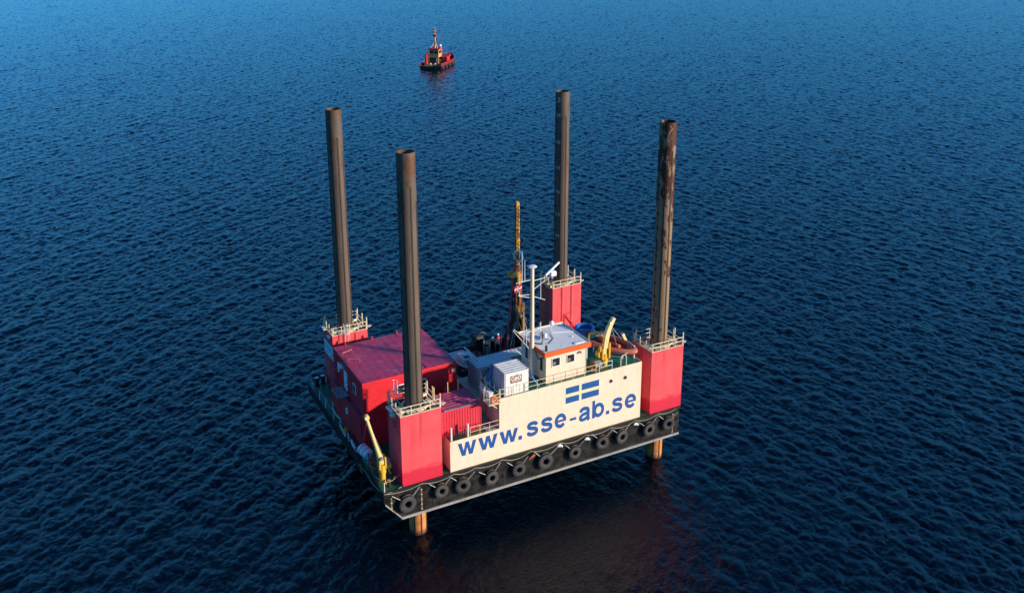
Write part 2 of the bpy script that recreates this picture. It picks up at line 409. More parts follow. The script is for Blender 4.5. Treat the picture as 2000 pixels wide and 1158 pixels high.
# cable looped along the deck edge
pts=[]
nodes=[-2.0,1.9,5.3,7.6,10.7,13.9,17.4,20.6,23.8,26.9,30.0,32.4]
for a_,c_ in zip(nodes[:-1],nodes[1:]):
    for i in range(8):
        t=i/8; pts.append((a_+(c_-a_)*t,YF-.14,-.02-.42*4*t*(1-t)*(.6+.4*((a_*7)%1))))
pts.append((nodes[-1],YF-.14,-.02))
MB().tube(pts,.035,6).build('edge_cable',plain('cable',(.30,.27,.20),.7),barge,True)

# ---- cream deckhouse along the long side
zl,zh=3.25,6.52; x0,xs,x1=5.18,10.62,27.79
dh=MB()
dh.box(x0,x1,.1,6.6,-.02,zl); dh.box(xs,15.9,.1,4.4,zl+.004,zh); dh.box(15.903,x1,.1,7.6,zl+.004,zh); dh.box(22.5,x1,7.603,9.9,zl+.004,zh)
house=dh.build('deckhouse','cream',barge,label='long cream steel deckhouse painted with a blue web address')
b=MB(); b.box(x0+.05,xs-.05,.16,6.5,zl,zl+.03); b.box(xs+.05,x1-.06,.16,4.34,zh,zh+.03); b.box(15.95,x1-.06,4.343,7.5,zh,zh+.03); b.box(22.55,x1-.06,7.503,9.8,zh,zh+.03)
b.build('upper_deck','deck',house)
b=MB(); b.box(xs+.02,x1,.095,.165,zh,zh+.07); b.box(x0,xs,.095,.165,zl,zl+.07); b.box(x1-.07,x1+.004,.168,7.5,zh,zh+.07)
b.bar((x0-.03,.13,0),(x0-.03,.13,zl),.10); b.box(xs-.10,xs-.004,.3,.4,zl,zh); b.box(xs-.05,xs-.003,.092,.16,zl,zh)
b.box(x0-.06,x0-.004,.9,1.0,.1,3.1); b.box(x0-.05,x0-.004,1.4,2.9,.3,2.6); b.box(x0-.06,x0-.004,3.2,3.3,.1,3.1)
for y in (1.5,2.6,3.6): b.box(xs-.06,xs-.004,y,y+.08,zl+.05,zh-.1)
b.build('edge_frame','tread',house)
MB().box(5.9,10.5,4.4,6.4,zl+.035,zl+.10).build('walkway','greys',house)
MB().box(9.2,10.5,.3,4.3,zl+.035,zl+.09).build('walkway','greys',house)
# the writing: each word part of the deckhouse wall
YW=.094
def ribbon(mb,pts,t,Y,P,closed=False):
    """flat stroke of even width through pts, smoothed; P maps unit glyph space onto the wall"""
    q=[Vector(p) for p in pts]; out=[]
    n=len(q); rng_=range(n if closed else n-1)
    for i in rng_:
        g=lambda j: q[j%n] if closed else q[min(max(j,0),n-1)]
        p0,p1,p2,p3=g(i-1),g(i),g(i+1),g(i+2)
        for k in range(5):
            u=k/5; out.append(.5*((2*p1)+(-p0+p2)*u+(2*p0-5*p1+4*p2-p3)*u*u+(-p0+3*p1-3*p2+p3)*u**3))
    if not closed: out.append(q[-1])
    m_=len(out); vs=[]
    for i in range(m_):
        a_=out[(i-1)%m_] if closed or i>0 else out[0]; c_=out[(i+1)%m_] if closed or i<m_-1 else out[-1]
        d_=(c_-a_).normalized(); nn=Vector((-d_.y,d_.x))*t/2; vs+=[P(out[i]+nn,Y),P(out[i]-nn,Y)]
    mb.add(vs,[(2*i,2*i+1,(2*i+3)%(2*m_),(2*i+2)%(2*m_)) for i in range(m_ if closed else m_-1)])
def arc(cx_,cz_,rx_,rz_,a0,a1,n=12): return [(cx_+rx_*math.cos(R(a0+(a1-a0)*i/n)),cz_+rz_*math.sin(R(a0+(a1-a0)*i/n))) for i in range(n+1)]
def glyph(ch,xa,xb,zb,xh):
    wd={'w':1.53,'s':.96,'e':1.0,'a':1.0,'b':1.05}[ch]; kx=(xb-xa)/wd
    def P(p,Y): return (xa+p[0]*kx,Y,zb+p[1]*xh)
    mb=MB(); T=.262
    if ch=='w': mb.add([P(p,YW) for p in ((0,1),(.31,1),(.475,.38),(.625,1),(.905,1),(1.055,.38),(1.22,1),(1.53,1),(1.21,0),(.91,0),(.765,.60),(.62,0),(.32,0))],[tuple(range(13))])
    if ch=='s': ribbon(mb,[(.82,.70),(.77,.81),(.64,.872),(.47,.885),(.29,.86),(.175,.78),(.17,.67),(.27,.585),(.48,.53),(.70,.47),(.81,.38),(.81,.25),(.70,.155),(.49,.115),(.29,.135),(.165,.21),(.12,.33)],T,YW,P)
    if ch=='e':
        ribbon(mb,arc(.5,.5,.38,.385,3,322,16),T,YW,P); mb.add([P(p,YW-.003) for p in ((.16,.415),(.995,.415),(.995,.52),(.99,.575),(.16,.575))],[tuple(range(5))])
    if ch=='b':
        ribbon(mb,arc(.57,.5,.36,.385,0,360,16)[:-1],T,YW,P,True); mb.add([P(p,YW-.003) for p in ((0,0),(.25,0),(.25,1.25),(0,1.25))],[(0,1,2,3)])
    if ch=='a':
        ribbon(mb,[(.17,.66),(.21,.80),(.34,.872),(.50,.885),(.67,.85),(.76,.75),(.77,.62),(.77,.30),(.79,.12),(.86,.0)],T,YW,P)
        ribbon(mb,[(.74,.56),(.55,.52),(.30,.46),(.165,.35),(.15,.22),(.25,.125),(.42,.115),(.60,.17),(.74,.30)],T*.9,YW-.003,P)
    return mb.build('lettering','blue',house)
for ch,xa,xb in (('w',5.95,7.99),('w',8.18,10.37),('w',10.57,12.70),('s',13.70,15.06),('s',15.37,16.76),('e',17.02,18.40),('a',19.93,21.44),('b',21.60,23.10),('s',24.09,25.45),('e',25.76,27.20)):
    glyph(ch,xa,xb,1.44 if ch!='w' else 1.42,1.64 if ch!='w' else 1.47)
for xa,xb,za,zb in ((12.74,13.16,1.42,1.86),(23.34,23.78,1.45,1.88),(18.84,19.64,1.90,2.20)): MB().box(xa,xb,YW-.003,YW+.002,za,zb).build('lettering','blue',house)
fx0,fx1,fz0,fz1=18.30,22.38,4.03,5.82; fw=fx1-fx0; fh=fz1-fz0
b=MB()
b.box(fx0,fx0+.40*fw,YW-.006,YW,fz0,fz0+.39*fh,0); b.box(fx0,fx0+.40*fw,YW-.006,YW,fz0+.60*fh,fz1,0)
b.box(fx0+.47*fw,fx1,YW-.006,YW,fz0,fz0+.39*fh,0); b.box(fx0+.47*fw,fx1,YW-.006,YW,fz0+.60*fh,fz1,0)
b.box(fx0+.40*fw,fx0+.47*fw,YW-.006,YW,fz0,fz1,1); b.box(fx0,fx0+.40*fw,YW-.006,YW,fz0+.39*fh,fz0+.60*fh,1); b.box(fx0+.47*fw,fx1,YW-.006,YW,fz0+.39*fh,fz0+.60*fh,1)
b.build('painted_flag',['blue',plain('flag_cross',(.78,.66,.36),.5,0,.08)],house,label='blue flag with a pale yellow cross painted on the cream wall')
for x,z in ((23.86,5.25),(25.68,5.22)):
    b=MB(); b.torus((x,.085,z),.20,.035,(0,1,0),20,6,0); b.cyl((x,.098,z),(x,.08,z),.17,n=18,mi=1); b.build('porthole',['greys','glass'],house)
# railings of the deckhouse
b=MB(); rail(b,[(xs+.1,.16,zh+.02),(22.0,.16,zh+.02)],1.0,(.5,1.0),1.42,.026); b.build('railing','tread',house)
b=MB(); rail(b,[(7.35,.16,zl+.02),(xs-.05,.16,zl+.02)],1.0,(.5,1.0),1.1,.026); b.build('railing','tread',house)
b=MB(); rail(b,[(xs+.06,.3,zh+.02),(xs+.06,4.3,zh+.02)],1.05,(.55,),.95,.04); b.build('railing','tread',house)
b=MB(); rail(b,[(xs+.06,4.3,zh+.02),(xs+.9,4.36,zh+1.1),(13.9,4.36,zh+1.1),(15.7,4.3,zh+.5)],.0,(.0,),3,.05,False)
rail(b,[(xs+.1,4.3,zh+.02),(15.7,4.3,zh+.02)],1.0,(1.0,),1.5,.03); b.build('railing','black',house,label='black pipe railing bent along the inner edge')
b=MB(); rail(b,[(22.4,.16,zh+.02),(24.0,.16,zh+.02)],1.05,(.55,1.05),1.5,.03); rail(b,[(25.2,.3,zh+.02),(25.9,.3,zh+.02)],1.1,(),.5,.04)
b.tube([(24.2,1.6,zh+.9),(25.2,.3,zh+1.1),(26.9,.9,zh+1.2),(27.5,1.6,zh+1.3)],.03,6); b.cyl((27.55,1.2,zh),(27.55,1.2,zh+1.5),.08); b.build('railing','white',house)
# balcony basket on the left end of the upper deck
b=MB(); b.box(9.25,xs-.06,-.25,1.05,zh-.22,zh-.12); rail(b,[(xs-.08,-.2,zh-.12),(9.3,-.2,zh-.12),(9.3,1.0,zh-.12),(xs-.08,2.6,zh-.12)],.95,(.32,.62,.95),.65,.03)
b.bar((9.6,.3,zh-.25),(xs-.08,.3,zh-1.1),.08); b.build('balcony','tread',house)
b=MB(); b.bbox(9.8,10.45,1.1,2.3,zh-.1,zh+.45,.04); b.bbox(9.9,10.4,2.5,3.1,zh-.1,zh+.2,.04); pieces(b,'locker','white',house)
# low vertical pipes on the wall top next to the near tower
b=MB()
for x in (5.35,7.15): b.cyl((x,.3,zl),(x,.3,zl+1.45),.11,n=10)
pieces(b,'mooring_post','white',house)
b=MB()
for i in range(6): b.bar((5.6+i*.24,.3,zl),(5.62+i*.24,.3,zl+.8+.1*(i%3)),.11,.08)
pieces(b,'dark_post','black',house)

# ---- wheelhouse
wx0,wx1,wy0,wy1,wz=16.30,21.08,.72,5.75,9.66
wh=MB().box(wx0,wx1,wy0,wy1,zh+.03,wz).build('wheelhouse','cream',barge,label='small cream wheelhouse with a pale roof and orange fascia')
b=MB(); b.box(wx0-.25,wx1+.45,wy0-.16,wy1+.2,wz+.004,wz+.36); b.build('roof','wroof',wh)
b=MB(); b.box(wx0-.29,wx1+.49,wy0-.22,wy0-.163,wz-.12,wz+.42)
b.box(wx0-.31,wx0-.253,wy0-.16,3.0,wz-.10,wz+.42); b.box(wx0-.31,wx0-.253,3.7,wy1+.2,wz-.10,wz+.42)
b.build('fascia','orange',wh)
b=MB(); b.box(wx0-.25,wx1+.45,wy1+.203,wy1+.27,wz+.1,wz+.48); b.bar((wx1+.46,wy0,wz+.40),(wx1+.46,wy1,wz+.40),.05,.1)
b.box(wx0-.03,wx0+.04,wy0-.03,wy0-.003,zh+.05,wz-.14); b.box(wx1-.04,wx1+.03,wy0-.03,wy0-.003,zh+.05,wz-.14); pieces(b,'trim','tread',wh)
for xa,xb in ((17.02,17.90),(18.80,19.64)):
    b=MB(); b.box(xa,xb,wy0-.012,wy0-.004,8.30,9.13,1)
    for q in ((xa-.07,xb+.07,8.22,8.30),(xa-.07,xb+.07,9.13,9.20),(xa-.07,xa,8.30,9.13),(xb,xb+.07,8.30,9.13)): b.box(q[0],q[1],wy0-.05,wy0-.003,q[2],q[3],0)
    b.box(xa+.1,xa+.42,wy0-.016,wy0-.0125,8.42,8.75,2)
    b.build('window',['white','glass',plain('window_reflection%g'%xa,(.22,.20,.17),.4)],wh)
for y in (1.6,4.6):
    b=MB(); b.box(wx0-.012,wx0-.004,y-.25,y+.25,7.6,9.0,1); b.box(wx0-.04,wx0-.003,y-.32,y-.252,7.5,9.1,0); b.box(wx0-.04,wx0-.003,y+.252,y+.32,7.5,9.1,0); b.build('window',['tread','glass'],wh)
b=MB(); b.cyl((20.3,wy0-.14,9.2),(20.3,wy0-.003,9.2),.11,n=10); b.ball((20.3,wy0-.2,9.2),.13); b.build('floodlight','greys',wh)
b=MB(); b.bbox(21.1,21.5,1.0,1.7,8.0,9.3,.03); b.build('ventilation_box','greys',wh)
b=MB(); b.cyl((19.25,4.5,wz+.36),(19.25,4.5,wz+1.15),.03,n=6); b.ball((19.25,4.5,wz+1.4),.27,16); b.build('satellite_dome','wht',wh,True)
b=MB(); b.cyl((17.95,4.7,wz+.36),(17.95,4.7,wz+1.7),.035,n=6); b.build('antenna','wht',wh)
b=MB(); b.bbox(17.35,17.6,3.5,3.75,wz+.37,wz+1.15,.04,0); b.ball((17.95,3.7,wz+.62),.24,10,1); b.torus((17.6,3.2,wz+.5),.4,.025,(.3,.5,1),18,5,0); pieces(b,'searchlight',['black','wht'],wh)
b=MB(); b.bbox(16.35,16.55,.85,1.05,wz+.37,wz+1.0,.03); b.build('horn','black',wh)
b=MB(); b.tube([(19.2,4.3,wz+.40),(20.4,3.9,wz+.40),(21.4,3.5,wz+.40)],.035,6); b.build('roof_cable','wht',wh)
b=MB(); b.box(19.9,21.0,.9,1.25,wz+.365,wz+.44); b.ball((20.6,2.6,wz+.40),.10,8); b.ball((18.6,1.2,wz+.40),.05,8); pieces(b,'roof_fitting','white',wh)
b=MB(); b.tube([(18.9,4.2,wz+.39),(18.6,3.1,wz+.39),(17.6,2.3,wz+.39),(16.7,2.6,wz+.39),(16.2,3.0,wz+.45)],.022,5); b.tube([(16.2,2.9,wz-.1),(16.1,1.9,wz-.85),(16.2,1.0,wz-.35)],.05,6); b.build('cable','black',wh,True)

# ---- signal mast in front of the wheelhouse
mx,my=15.68,2.5
ma=MB().cyl((mx,my,zh+.02),(mx,my,18.6),.25,.19,16).build('signal_mast',paint('mast_cream',(.80,.66,.46),(.76,.60,.38),rust=.15,streak=.2),barge,True,label='tall pale yellow signal mast with crossarms and radar')
b=MB(); b.lathe([(0,0),(.12,.02),(.45,.12),(.50,.18),(.40,.24),(0,.26)],(mx,my,18.6),20); b.build('gps_dome','wht',ma,True)
b=MB(); b.cyl((mx,my,17.4),(mx-1.9,my-.1,17.35),.032,n=6); b.cyl((mx,my,16.2),(mx+2.0,my,17.25),.032,n=6); b.cyl((mx,my,17.2),(mx+2.5,my+.1,17.35),.032,n=6)
b.cyl((mx,my,15.4),(mx-1.5,my,15.9),.032,n=6); b.cyl((mx,my,15.8),(mx-1.6,my,15.95),.032,n=6); b.cyl((mx,my,15.6),(mx+1.5,my,14.9),.032,n=6); b.bar((mx-.7,my,11.85),(mx+.7,my,11.9),.35,.06)
b.cyl((mx-2.1,my+.2,12.2),(mx+.1,my,9.3),.032,n=6); b.cyl((mx-1.9,my+.4,12.2),(mx+.6,my+.4,9.7),.032,n=6); b.cyl((mx-2.0,my,10.2),(mx,my,8.2),.032,n=6)
b.bar((mx-.6,my-.1,zh+.5),(mx+.9,my-.1,zh+.4),.14); pieces(b,'crossarm','white',ma)
b=MB(); b.bbox(mx+2.05,mx+2.75,my-.25,my+.45,17.3,17.85,.12); b.M=Matrix.Translation((mx+2.4,my+.1,18.05))@Matrix.Rotation(R(20),4,'Z')@Matrix.Rotation(R(-20),4,'Y'); b.bbox(-1.15,1.15,-.09,.09,-.09,.09,.03); b.build('radar','wht',ma)
for dx,za,zb in ((-1.15,17.4,20.6),(-.85,17.4,19.6),(-1.5,15.9,18.4),(1.0,15.2,17.2),(-.95,10.8,14.0),(-.65,10.3,12.4),(1.05,10.2,12.6)):
    MB().cyl((mx+dx,my,za),(mx+dx,my,zb),.035,.02,6).build('whip_antenna','wht',ma)
b=MB(); b.ball((mx+1.25,my,10.2),.22,10); b.ball((mx+1.1,my,9.6),.2,10); b.bbox(mx+.5,mx+.9,my-.1,my+.3,9.3,9.8,.05); pieces(b,'signal_lamp','greys',ma)
b=MB(); b.tube([(mx-.2,my,zh+1),(mx-.23,my-.1,12),(mx-.2,my-.1,17)],.03,5); b.build('halyard','roped',ma)

# ---- jack towers and legs
W,D=4.21,3.29
def tower(tx,ty,z0,h,label,kind):
    b=MB(); t=.12
    b.box(tx,tx+W,ty,ty+t,z0,h); b.box(tx,tx+W,ty+D-t,ty+D,z0,h); b.box(tx,tx+t,ty+t+.002,ty+D-t-.002,z0,h-.002); b.box(tx+W-t,tx+W,ty+t+.002,ty+D-t-.002,z0,h-.002)
    if kind in 'BC':
        for f_ in (.33,.66): b.prism([(tx+W*f_-.20,ty-.003),(tx+W*f_,ty-.12),(tx+W*f_+.20,ty-.003)],'z',z0+.02,h-.05)
    else: b.box(tx+.03,tx+W-.03,ty-.035,ty-.004,z0,z0+.30)
    tw=b.build('jack_tower','tower',barge,label=label)
    # machinery deck inside the rim
    b=MB(); b.box(tx+t+.003,tx+W-t-.003,ty+t+.003,ty+D-t-.003,h-.75,h-.62); b.build('jack_platform',M['greys'],tw)
    b=MB(); lx,ly=tx+2.09,ty+1.58
    b.lathe([(1.0,-.62),(1.22,-.62),(1.26,-.1),(1.26,.06),(1.14,.1),(1.0,.1)],(lx,ly,h),28); b.build('leg_guide','tread',tw,True)
    b=MB()
    for x in (tx+.35,tx+.95,tx+W-.95,tx+W-.4): b.box(x,x+.13,ty+.16,ty+D-.16,h-.16,h-.03)
    for y in (ty+.25,ty+.8,ty+D-.45): b.box(tx+.16,lx-1.3,y,y+.12,h-.19,h-.05)
    for y in (ty+.3,ty+D-.5): b.box(lx+1.3,tx+W-.16,y,y+.12,h-.19,h-.05)
    b.bbox(tx+.3,tx+.85,ty+1.0,ty+2.2,h-.5,h-.02,.04); b.bbox(tx+W-.8,tx+W-.3,ty+1.1,ty+2.0,h-.5,h+.12,.04); b.cyl((tx+3.0,ty+2.5,h+.12),(tx+3.9,ty+2.8,h+.12),.13,n=10); b.bar((tx+W-1.3,ty+.8,h+.05),(tx+W-.3,ty+.9,h+.05),.2)
    b.box(tx-.02,tx+W+.02,ty-.02,ty+.10,h+.003,h+.05); b.box(tx-.02,tx+.10,ty+.11,ty+D+.02,h+.003,h+.05); b.box(tx+W-.10,tx+W+.02,ty+.11,ty+D+.02,h+.003,h+.05); b.box(tx+.11,tx+W-.11,ty+D-.1,ty+D+.02,h+.003,h+.05)
    b.build('top_frame','tread',tw)
    b=MB()
    for k in range(7): b.ball((tx+.6+random.random()*3,ty+.5+random.random()*.5,h-.35),.10+.12*random.random(),8)
    b.cyl((tx+.9,ty+2.7,h-.3),(tx+1.5,ty+2.9,h-.3),.2,n=10); b.cyl((tx+3.2,ty+.6,h-.3),(tx+3.8,ty+.6,h-.3),.2,n=10); pieces(b,'hydraulic_motor','dark',tw,True)
    hh=h+.05
    b=MB(); rail(b,[(tx+.15,ty+.06,hh),(tx+W-.1,ty+.06,hh)],.85,(.42,.85),.95,.04); rail(b,[(tx+.04,ty+.1,hh),(tx+.04,ty+D-.1,hh)],.95,(.45,),1.0,.045)
    rail(b,[(tx+W,ty+.2,hh),(tx+W,ty+D,hh)],1.05,(.5,),1.4,.045); rail(b,[(tx+.2,ty+D,hh),(tx+W-.1,ty+D,hh)],.95,(.5,.95),1.6,.035)
    for x,y in ((tx+W-.05,ty+1.5),(tx+W+.0,ty+.15),(tx+.2,ty+D-.2),(tx+W-.1,ty+D-.3)): b.cyl((x,y,hh),(x,y,hh+1.35),.07,n=8)
    b.bar((tx+W+.1,ty+.2,hh+.12),(tx+W+.55,ty+.5,hh+.12),.35,.06); b.build('railing','tread',tw)
    return tw,lx,ly
def leg(lx,ly,top,ttl,mat,h):
    r=.875; b=MB(); zb=-11
    b.lathe([(r,zb),(r,top),(r-.07,top),(r-.07,top-2.5),(0,top-2.5)],(lx,ly,0),40)
    for z in (top-3.1,top-9.2,top-15.4): b.lathe([(r+.001,z-.03),(r+.012,z),(r+.001,z+.03)],(lx,ly,0),40)
    lg=b.build('leg',mat,barge,True,label=ttl)
    for k in range(8):
        an=R(-90-45*k+1); c,s=math.cos(an),math.sin(an)
        b=MB(); zt=top-3.0-(k%3)*1.6
        if k%4==2:                                    # pin holes instead of a rack
            z=h+1.0; b.M=Matrix.Translation((lx,ly,0))@Matrix.Rotation(an,4,'Z'); b.box(r-.02,r+.006,-.05,.05,h+.5,top-1.5); b.M=Matrix.Identity(4)
            while z<top-2: b.cyl((lx+c*(r-.02),ly+s*(r-.02),z),(lx+c*(r+.012),ly+s*(r+.012),z),.20,n=12); z+=1.55
        else:
            b.M=Matrix.Translation((lx,ly,0))@Matrix.Rotation(an,4,'Z'); b.box(r-.02,r+.028,-.062,.062,-6.9,zt)
            b.M=Matrix.Identity(4)
        b.build('rack_strip','strip',lg)
    return lg
specs=[(0,0,0,7.42,32.49,'near jack tower','A','nearest leg, plain grey brown, standing in the near corner',"leg"),
 (0,20.08,0,7.25,32.83,'B','B','',"leg"),(29,20.08,0,7.27,31.98,'C','C','',"leg"),(29,0,0,7.33,32.0,'D','D','','legr')]
LB={'A':('red jack tower on the near corner with a fresher red band at its foot','grey-brown leg rising from the nearest jack tower'),
 'B':('red jack tower behind the red building, carrying a white and blue sign','grey-brown leg behind the red building'),
 'C':('ribbed red jack tower at the far corner with a ladder cage','darkest leg, with white depth numbers painted down it'),
 'D':('red jack tower next to the orange inflatable boat','leg with large brown rust patches near its top')}
TW={}
for tx,ty,z0,h,top,_,k,_2,mt in specs:
    tw,lx,ly=tower(tx,ty,z0,h,LB[k][0],k); lg=leg(lx,ly,top,LB[k][1],mt,h); TW[k]=(tw,lg,lx,ly,h)
# ladders
def ladder(parent,base,h,out,side,mat,hoops=True,r=.028,w=.45,name='ladder',hoop0=.6):
    b=MB(); B=Vector(base); o_=Vector(out); s=Vector(side)
    for q in (-w/2,w/2): b.cyl(B+s*q,B+s*q+Vector((0,0,h)),r,n=6)
    z=.25
    while z<h-.1: b.cyl(B-s*w/2+Vector((0,0,z)),B+s*w/2+Vector((0,0,z)),r*.7,n=5); z+=.32
    if hoops:
        z=h
        while z>hoop0:
            pts=[B+Vector((0,0,z))+s*(.42*math.sin(t))+o_*(.42-.42*math.cos(t)) for t in [R(-75+25.0*i) if False else R(-150+300*i/12+0) for i in range(13)]]
            pts=[B+Vector((0,0,z))+s*(.40*math.cos(R(180*i/10)))+o_*(.72*math.sin(R(180*i/10))) for i in range(11)]
            b.tube(pts,r,5); z-=1.0
        for t in (45,90,135): 
            p=B+s*(.40*math.cos(R(t)))+o_*(.72*math.sin(R(t))); b.cyl(p+Vector((0,0,hoop0)),p+Vector((0,0,h)),r*.8,n=5)
    return b.build(name,mat,parent)
ladder(TW['A'][0],(1.05,3.36,7.4),1.75,(0,1,0),(1,0,0),'white')
ladder(TW['B'][0],(1.6,20.0,5.5),3.0,(0,-1,0),(1,0,0),'white',hoop0=1.2)
ladder(TW['C'][0],(28.93,21.8,.3),7.3,(-1,0,0),(0,1,0),paint('ladder_brown',(.45,.28,.16),(.35,.2,.12)),hoop0=1.5)
ladder(TW['D'][0],(29.2,3.36,6.9),2.2,(0,1,0),(1,0,0),'greys',False)
b=MB(); b.bar((28.9,20.7,7.3),(28.9,21.3,7.55),.5,.3); b.bbox(28.7,29.2,20.2,20.7,7.35,7.7,.05); b.build('work_lamp','yel2',TW['C'][0])
b=MB(); b.bar((30.9,19.93,3.4),(33.0,19.93,.4),.10,.08); b.bar((30.7,19.95,3.5),(31.9,19.95,3.6),.07); b.bar((30.7,19.95,3.5),(30.7,19.95,0),.09); pieces(b,'brace','red',TW['C'][0])
for i,(x,z) in enumerate(((32.3,.9),(32.7,1.3),(31.9,.6))): MB().ball((x,19.8,z),.20,8).build('valve','yel2',TW['C'][0],True)
# floodlights and scuttle details on the near tower
b=MB(); b.M=Matrix.Translation((-.1,2.4,7.2))@Matrix.Rotation(R(8),4,'Z'); b.bbox(-.28,.1,-.8,.35,-.05,.16,.05); b.build('floodlight','white',TW['A'][0])
b=MB(); b.bbox(-.45,.02,1.15,1.6,6.95,7.2,.05); b.build('floodlight','white',TW['A'][0])
MB().torus((-.03,1.5,6.0),.35,.03,(1,0,0),16,5).build('lifting_ring','strip',TW['A'][0])
b=MB(); b.M=Matrix.Translation((-.1,20.9,6.9)); b.bbox(-.25,.1,-.5,.3,0,.14,.04); b.build('floodlight','white',TW['B'][0])
b=MB(); b.M=Matrix.Translation((-.2,22.4,7.3)); b.bbox(-.25,.1,-.5,.3,0,.2,.04); b.build('floodlight','white',TW['B'][0])
# sign on the left tower
sg=MB().box(-.07,-.003,19.95,23.1,4.2,5.8).build('sign','wht',TW['B'][0],label='white sign with blue letters on the left side of the tower')
text('SSE','lettering',plain('sign_blue',(.01,.22,.62),.5,0,.1),sg,(-.078,22.85,4.90),(0,-1,0),(0,0,1),2.6,.62,.0)
text('www.sse-ab.se','lettering','tarp',sg,(-.078,22.85,4.42),(0,-1,0),(0,0,1),2.4,.20,.01)
# numbers down the far leg
lx,ly=TW['C'][2],TW['C'][3]; an=R(-90-62); c,s=math.cos(an),math.sin(an)
for t_,z,hh_ in (('3',30.7,.60),('19',28.9,.42),('18',25.6,.42),('13',22.35,.42),('10',19.3,.42),('11',16.4,.42),('14',13.6,.42)):
    w_=.34 if len(t_)==1 else .50
    p=Vector((lx+c*.90,ly+s*.90,z)); ux=Vector((-s,c,0)); 
    text(t_,'depth_number',plain('faded_white',(.55,.53,.48),.6,0,.4,12),TW['C'][1],p-ux*w_/2,ux,(0,0,1),w_,hh_,.03)

# deck fittings of the open left side
def bollard(x,y,mat,top,h=.55,r=.16,label=None):
    b=MB(); b.lathe([(r*1.5,0),(r*1.5,.05),(r,.06),(r,h),(r*1.35,h+.02),(r*1.35,h+.08),(r*1.1,h+.12)],(x,y,0),14,0); b.lathe([(r*1.1,h+.12),(0,h+.14)],(x,y,0),14,1); b.build('bollard',[mat,top],barge,True,label)
bollard(-1.25,23.1,'black','wht',.9,.24); bollard(-.45,23.3,'black','wht',.9,.24); bollard(-1.1,.72,'dark','lamp'); bollard(-.42,.95,'dark','lamp')
b=MB()
for x,y,dx,dy in ((-2.0,22.5,0,0),(-2.0,19.8,.05,0),(-2.0,17.7,.15,.1),(-2.0,14.8,.1,0),(-2.0,9.9,0,0),(-1.75,5.0,.1,.1),(-1.9,-.05,0,0)): b.cyl((x,y,0),(x+dx,y+dy,1.05),.045,n=7)
pieces(b,'stanchion','white',barge)
b=MB(); P_=[(-2.0,22.5,1.0),(-1.95,19.8,1.0),(-1.85,17.8,.9),(-1.9,16.2,.75),(-1.9,14.8,1.0),(-1.6,12.8,.6),(-2.0,9.9,1.0),(-2.1,7.6,.35),(-1.65,5.1,1.0),(-2.0,2.5,.4),(-1.9,0,1.0),(-.9,.4,.75),(.0,.7,.95)]
b.tube(P_,.022,5); b.build('guard_rope','rope',barge,True)
b=MB(); b.tube([(-.1,-.02,.1),(-.8,-.2,.02),(-1.9,-.22,-.1),(-2.15,.6,-.1),(-2.15,2.5,-.5),(-2.14,4.4,-.3),(-2.14,6.5,-.6)],.03,5); b.build('edge_cable','rope',barge,True)
# fender rope bundle hanging on the left side
b=MB()
for k in range(14): 
    a=random.random()*6.28; b.tube([(-2.16,5.6+.25*math.cos(a),-.1),(-2.25,5.6+.4*math.cos(a+1),-.6-.3*random.random()),(-2.2,5.6+.3*math.sin(a),-1.1)],.03,5)
b.build('rope_fender','roped',barge,True)
# ================================================================== things standing on the barge
def corrug(mb,x0,x1,y0,y1,z0,z1,mi=0,dep=.036,per=.28,top_mi=None):
    """container shell with corrugated long sides, ends and roof"""
    def prof(a,c,base,sgn,axis):
        n=max(2,int(round((c-a)/per))); st=(c-a)/n; out=[]
        for i in range(n):
            q=a+i*st; out+= [(q,0),(q+st*.30,0),(q+st*.40,dep),(q+st*.85,dep),(q+st*.95,0)]
        out.append((c,0)); return [(u,base-sgn*v) for u,v in out]
    for base,sgn in ((y0,-1),(y1,1)):
        P=prof(x0,x1,base,sgn,'x'); vs=[(u,v,z) for z in (z0,z1) for u,v in P]; k=len(P); mb.add(vs,[(i,i+1,k+i+1,k+i) for i in range(k-1)],mi)
    for base,sgn in ((x0,-1),(x1,1)):
        P=prof(y0,y1,base,sgn,'y'); vs=[(v,u,z) for z in (z0,z1) for u,v in P]; k=len(P); mb.add(vs,[(i,i+1,k+i+1,k+i) for i in range(k-1)],mi)
    return mb
def croof(mb,x0,x1,y0,y1,z,dep=.03,per=.45,mi=0,along='x'):
    a,c=(x0,x1) if along=='x' else (y0,y1)
    n=int(round((c-a)/per)); st=(c-a)/n; P=[]
    for i in range(n): q=a+i*st; P+=[(q,0),(q+st*.45,0),(q+st*.5,dep),(q+st*.9,dep),(q+st*.98,0)]
    P.append((c,0)); k=len(P)
    vs=[((u,y,z+v) if along=='x' else (y,u,z+v)) for y in ((y0,y1) if along=='x' else (x0,x1)) for u,v in P]
    return mb.add(vs,[(i,i+1,k+i+1,k+i) for i in range(k-1)],mi)
def frame(mb,x0,x1,y0,y1,z0,z1,t=.09,mi=0):
    for x in (x0,x1-t):
        for y in (y0,y1-t): mb.box(x-.004,x+t+.004,y-.004,y+t+.004,z0,z1,mi)
    for z in (z0-.002,z1-t+.002):
        for y in (y0,y1-t): mb.box(x0+t+.004,x1-t-.004,y-.003,y+t+.003,z,z+t,mi)
        for x in (x0,x1-t): mb.box(x-.003,x+t+.003,y0+t+.004,y1-t-.004,z,z+t,mi)
    return mb
